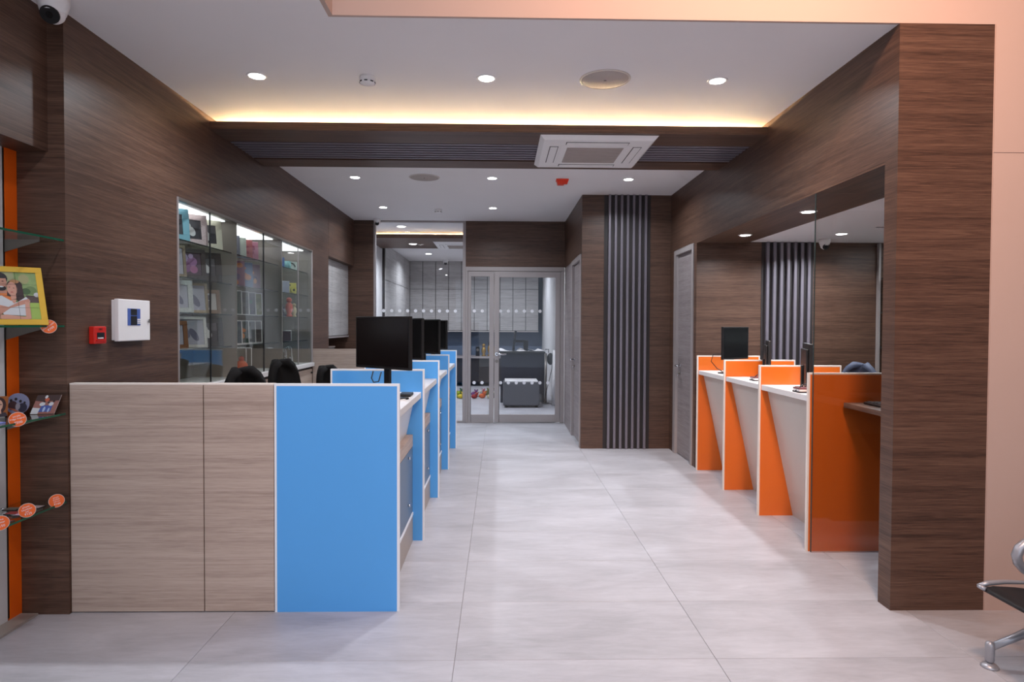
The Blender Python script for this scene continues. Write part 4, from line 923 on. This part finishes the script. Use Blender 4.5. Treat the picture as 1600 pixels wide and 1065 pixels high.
poly_art(t, cc-u*.054-v*.054+n*.002, u*.108, v*.108, [(col(130, 130, 160), ell(.5, .5, .5, .5, 28)), (col(70, 40, 44), ell(.3, .42, .2, .22)), (col(46, 40, 60), ell(.72, .32, .2, .22)), (col(150, 140, 150), ell(.52, .38, .1, .16)), (hr, ell(.22, .66, .06, .07)), (hr, ell(.42, .72, .06, .07)), (hr, ell(.62, .62, .06, .07)), (hr, ell(.8, .55, .05, .06)), (col(170, 90, 66), [(.1, .32), (.5, .1), (.62, .04), (.68, .1), (.4, .26)])], d0=.0006)
t = thing('photo_plaque', (-2.31, 3.2, 1.063), 'slanted rectangular photo plaque of seated friends on the gift shelf', 'plaque')
o = Vector((-2.395, 3.24, 1.064)); u = Vector((1, .2, 0)).normalized(); v = Vector((.25, .25, 1)).normalized()
n = u.cross(v).normalized()
q = [o, o+u*.108, o+u*.108+v*.10, o+v*.10]
MB().add([p for p in q]+[p-n*.004 for p in q], [(0, 1, 2, 3), (7, 6, 5, 4), (0, 4, 5, 1), (1, 5, 6, 2), (2, 6, 7, 3), (3, 7, 4, 0)]).build('board', col(206, 190, 190), t)
poly_art(t, o, u*.108, v*.10, [(col(150, 100, 90), P4), (col(60, 40, 38), [(.3, .66), (1, .7), (1, 1), (0, 1), (0, .7)]), (wt, [(0, 0), (.3, 0), (.34, .3), (.0, .34)]), (col(70, 90, 160), [(.3, .1), (.8, .12), (.8, .45), (.34, .45)]), (wt, ell(.35, .52, .12, .1)), (wt, ell(.72, .52, .1, .1)), (col(190, 90, 60), ell(.48, .75, .1, .1)), (col(170, 190, 220), ell(.5, .24, .05, .14)), (col(170, 190, 220), ell(.7, .2, .04, .12)), (hr, ell(.4, .66, .05, .05)), (hr, ell(.6, .6, .05, .05)), (hr, ell(.8, .66, .05, .05)), (wt, ell(.42, .9, .06, .09))], d0=.001)
t = thing('photo_plaque', (-2.36, 2.93, 1.063), 'blue and white photo card lying on the gift shelf edge', 'plaque')
B('card', -2.42, -2.30, 2.86, 2.96, 1.063, 1.068, col(120, 130, 200), t); B('print', -2.41, -2.33, 2.87, 2.95, 1.068, 1.0685, 'paper', t)
t = thing('picture_frame', (-2.45, 3.02, 1.963), 'black leaning frame on the topmost gift shelf, cut by the picture edge', 'picture frame')
o = Vector((-2.62+.13, 2.98, 1.963)); u = Vector((.9, .5, 0)).normalized(); v = Vector((-.28, -.0, 1)).normalized(); Mx = Matrix.Identity(4); n = u.cross(v).normalized()
MB().box(0, .055, 0, .012, 0, .012).xf(basis(o, u, v)).build('base', 'black_plastic', t)
MB().prism([(-2.497, 1.963), (-2.415, 1.963), (-2.48, 2.22), (-2.497, 2.22)], 1, 3.02, 3.035).build('frame', 'black_plastic', t, bevel=.001, seg=1)
MB().prism([(-2.49, 1.975), (-2.45, 1.975), (-2.475, 2.10), (-2.49, 2.10)], 1, 3.018, 3.0195).build('photo_print', col(190, 120, 130), t)
kc = [(-2.33, 3.18, (190, 176, 176), 'pale'), (-2.36, 3.08, (150, 60, 60), 'red'), (-2.30, 3.06, (180, 150, 170), 'pink'), (-2.38, 2.98, (150, 150, 150), 'grey'), (-2.30, 2.94, (120, 60, 54), 'maroon'), (-2.42, 3.15, (110, 110, 100), 'olive'), (-2.43, 2.92, (196, 196, 190), 'white')]
for x, y, c, nm_ in kc:
    t = thing('keychain', (x, y, .601), 'black rimmed keychain with a %s photo on the lowest glass shelf' % nm_, 'keychain', 'keychains on the lowest glass shelf')
    B('rim', x-.035, x+.035, y-.026, y+.026, .601, .606, 'black_plastic', t, bevel=.002, seg=1); B('photo_print', x-.03, x+.03, y-.021, y+.021, .606, .607, col(*c), t)
    MB().tube([(x-.045+.012*math.cos(a), y+.012*math.sin(a), .605) for a in [i*PI/5 for i in range(11)]], .0015, 5).build('ring', 'chrome', t)
# round price tags
def ptag(x, y, z, lines, rot, lbl, r=.034):
    t = thing('price_tag', (x, y, z), lbl, 'price tag', 'round orange price tags')
    n = Vector((.62, -.78, 0)).normalized(); u = Vector((.78, .62, 0)).normalized(); c = Vector((x, y, z)); v = Vector((0, 0, 1))
    MB().cyl(c, c+n*.0015, r, n=36, m='edge_band').cyl(c+n*.0015, c+n*.002, r*.95, n=36, m='sticker_orange').build('disc', None, t)
    for k, (s_, sz, dy) in enumerate(lines):
        rr = math.radians(rot); p = c+n*.0024+(-u*math.sin(rr)+v*math.cos(rr))*dy
        uu = u*math.cos(rr)+v*math.sin(rr); vv = -u*math.sin(rr)+v*math.cos(rr)
        text('lettering', s_, sz, basis(p, uu, vv), 'paper', t)
ptag(-2.256, 3.184, 1.512, [('wooden', .0125, .016), ('photo puzzle', .0115, .003), ('\u20b9799', .0155, -.014)], 40, 'orange round price tag at the corner of the yellow frame')
ptag(-2.256, 2.973, 1.078, [('acrylic', .012, .016), ('fridge magnet', .0105, .004), ('\u20b9500', .0155, -.015)], 12, 'orange round price tag on the shelf of photo plaques')
ptag(-2.256, 3.026, .634, [('photo', .012, .018), ('keychain', .012, .006), ('pair', .010, -.005), ('\u20b9125', .014, -.018)], 14, 'orange round price tag in the middle of the lowest shelf')
ptag(-2.256, 3.225, .624, [('photo', .010, .018), ('pocket', .010, .008), ('mirror', .010, -.003), ('\u20b9100', .0135, -.017)], 10, 'orange round price tag at the right end of the lowest shelf')
ptag(-2.256, 2.864, .624, [('photo', .012, .016), ('coaster', .012, .003), ('\u20b9150', .015, -.014)], 10, 'orange round price tag cut by the left picture edge')

# ------------------------------------------------------------------ waiting bench at the lower right
t = thing('waiting_bench', (2.7, 2.4, 0), 'silver and black airport style waiting seat at the right picture edge', 'bench')
YW = 2.48
def seatf(u_, v_):   # v along depth (x), u across (y)
    x = 2.158+.46*v_; z = .372-.035*math.sin(min(1, v_*1.1)*PI*.5)-.02*v_
    return (x, YW-.26+.52*u_, z-.02*max(0, .12-v_)*4)
MB().grid(seatf, 8, 14).build('seat_pad', 'black_leather', t, solid=.014)
def under(u_, v_):
    x = 2.185+.43*v_; z = .352-.18*math.sin(v_*PI*.62)*(1-.2*v_)
    return (x, YW-.25+.5*u_, z)

und2 = MB().prism([(2.156, .370), (2.175, .352), (2.26, .312), (2.36, .252), (2.46, .21), (2.6, .22), (2.62, .33), (2.46, .355), (2.3, .374), (2.20, .380)], 1, YW-.25, YW+.25).build('seat_shell', 'black_leather', t, bevel=.012)
for yy in (YW-.262, YW+.262):
    MB().tube([(2.146, yy, .372), (2.19, yy, .384), (2.26, yy, .389), (2.36, yy, .386), (2.5, yy, .372), (2.62, yy, .37)], [.009, .012, .010, .008, .007, .006], 10).build('side_rim', 'silver_paint', t)
MB().tube([(2.160, YW+.235, .368), (2.150, YW+.25, .371), (2.148, YW+.262, .372)], .010, 10).build('front_rim', 'silver_paint', t)
MB().tube([(2.46, YW+.285, .37), (2.42, YW+.285, .405), (2.375, YW+.285, .435), (2.345, YW+.285, .468), (2.337, YW+.285, .50), (2.35, YW+.285, .532), (2.38, YW+.285, .556), (2.44, YW+.285, .57), (2.62, YW+.285, .575), (2.68, YW+.285, .53), (2.66, YW+.285, .42)], .021, 12).build('armrest', 'silver_paint', t)
def backf(u_, v_): return (2.62+.13*v_, YW-.26+.52*u_, .40+.42*v_)
MB().grid(backf, 6, 8).build('backrest', 'black_leather', t, solid=.03)
MB().box(2.42, 2.50, YW-1.2, YW+.30, .17, .22).build('beam', 'silver_paint', t, bevel=.008)
for sx, nm_ in ((1, 'front'), (-1, 'rear')):
    fx = 2.212 if sx == 1 else 2.78
    lg = MB().tube([(2.46, YW+.27, .185), (2.40 if sx == 1 else 2.52, YW+.27, .165), (2.33 if sx == 1 else 2.62, YW+.27, .135), (fx+sx*.01, YW+.27, .092)], [.022, .020, .017, .015], 12).build('leg', 'silver_paint', t)
    MB().lathe([(.012, .022), (.0185, .032), (.019, .10), (.016, .112), (.004, .118)], (fx, YW+.27, 0), n=20).build('post', 'silver_paint', lg)
    MB().lathe([(.036, 0), (.036, .005), (.028, .014), (.01, .022)], (fx, YW+.27, 0), n=28).build('foot_pad', 'silver_paint', lg)
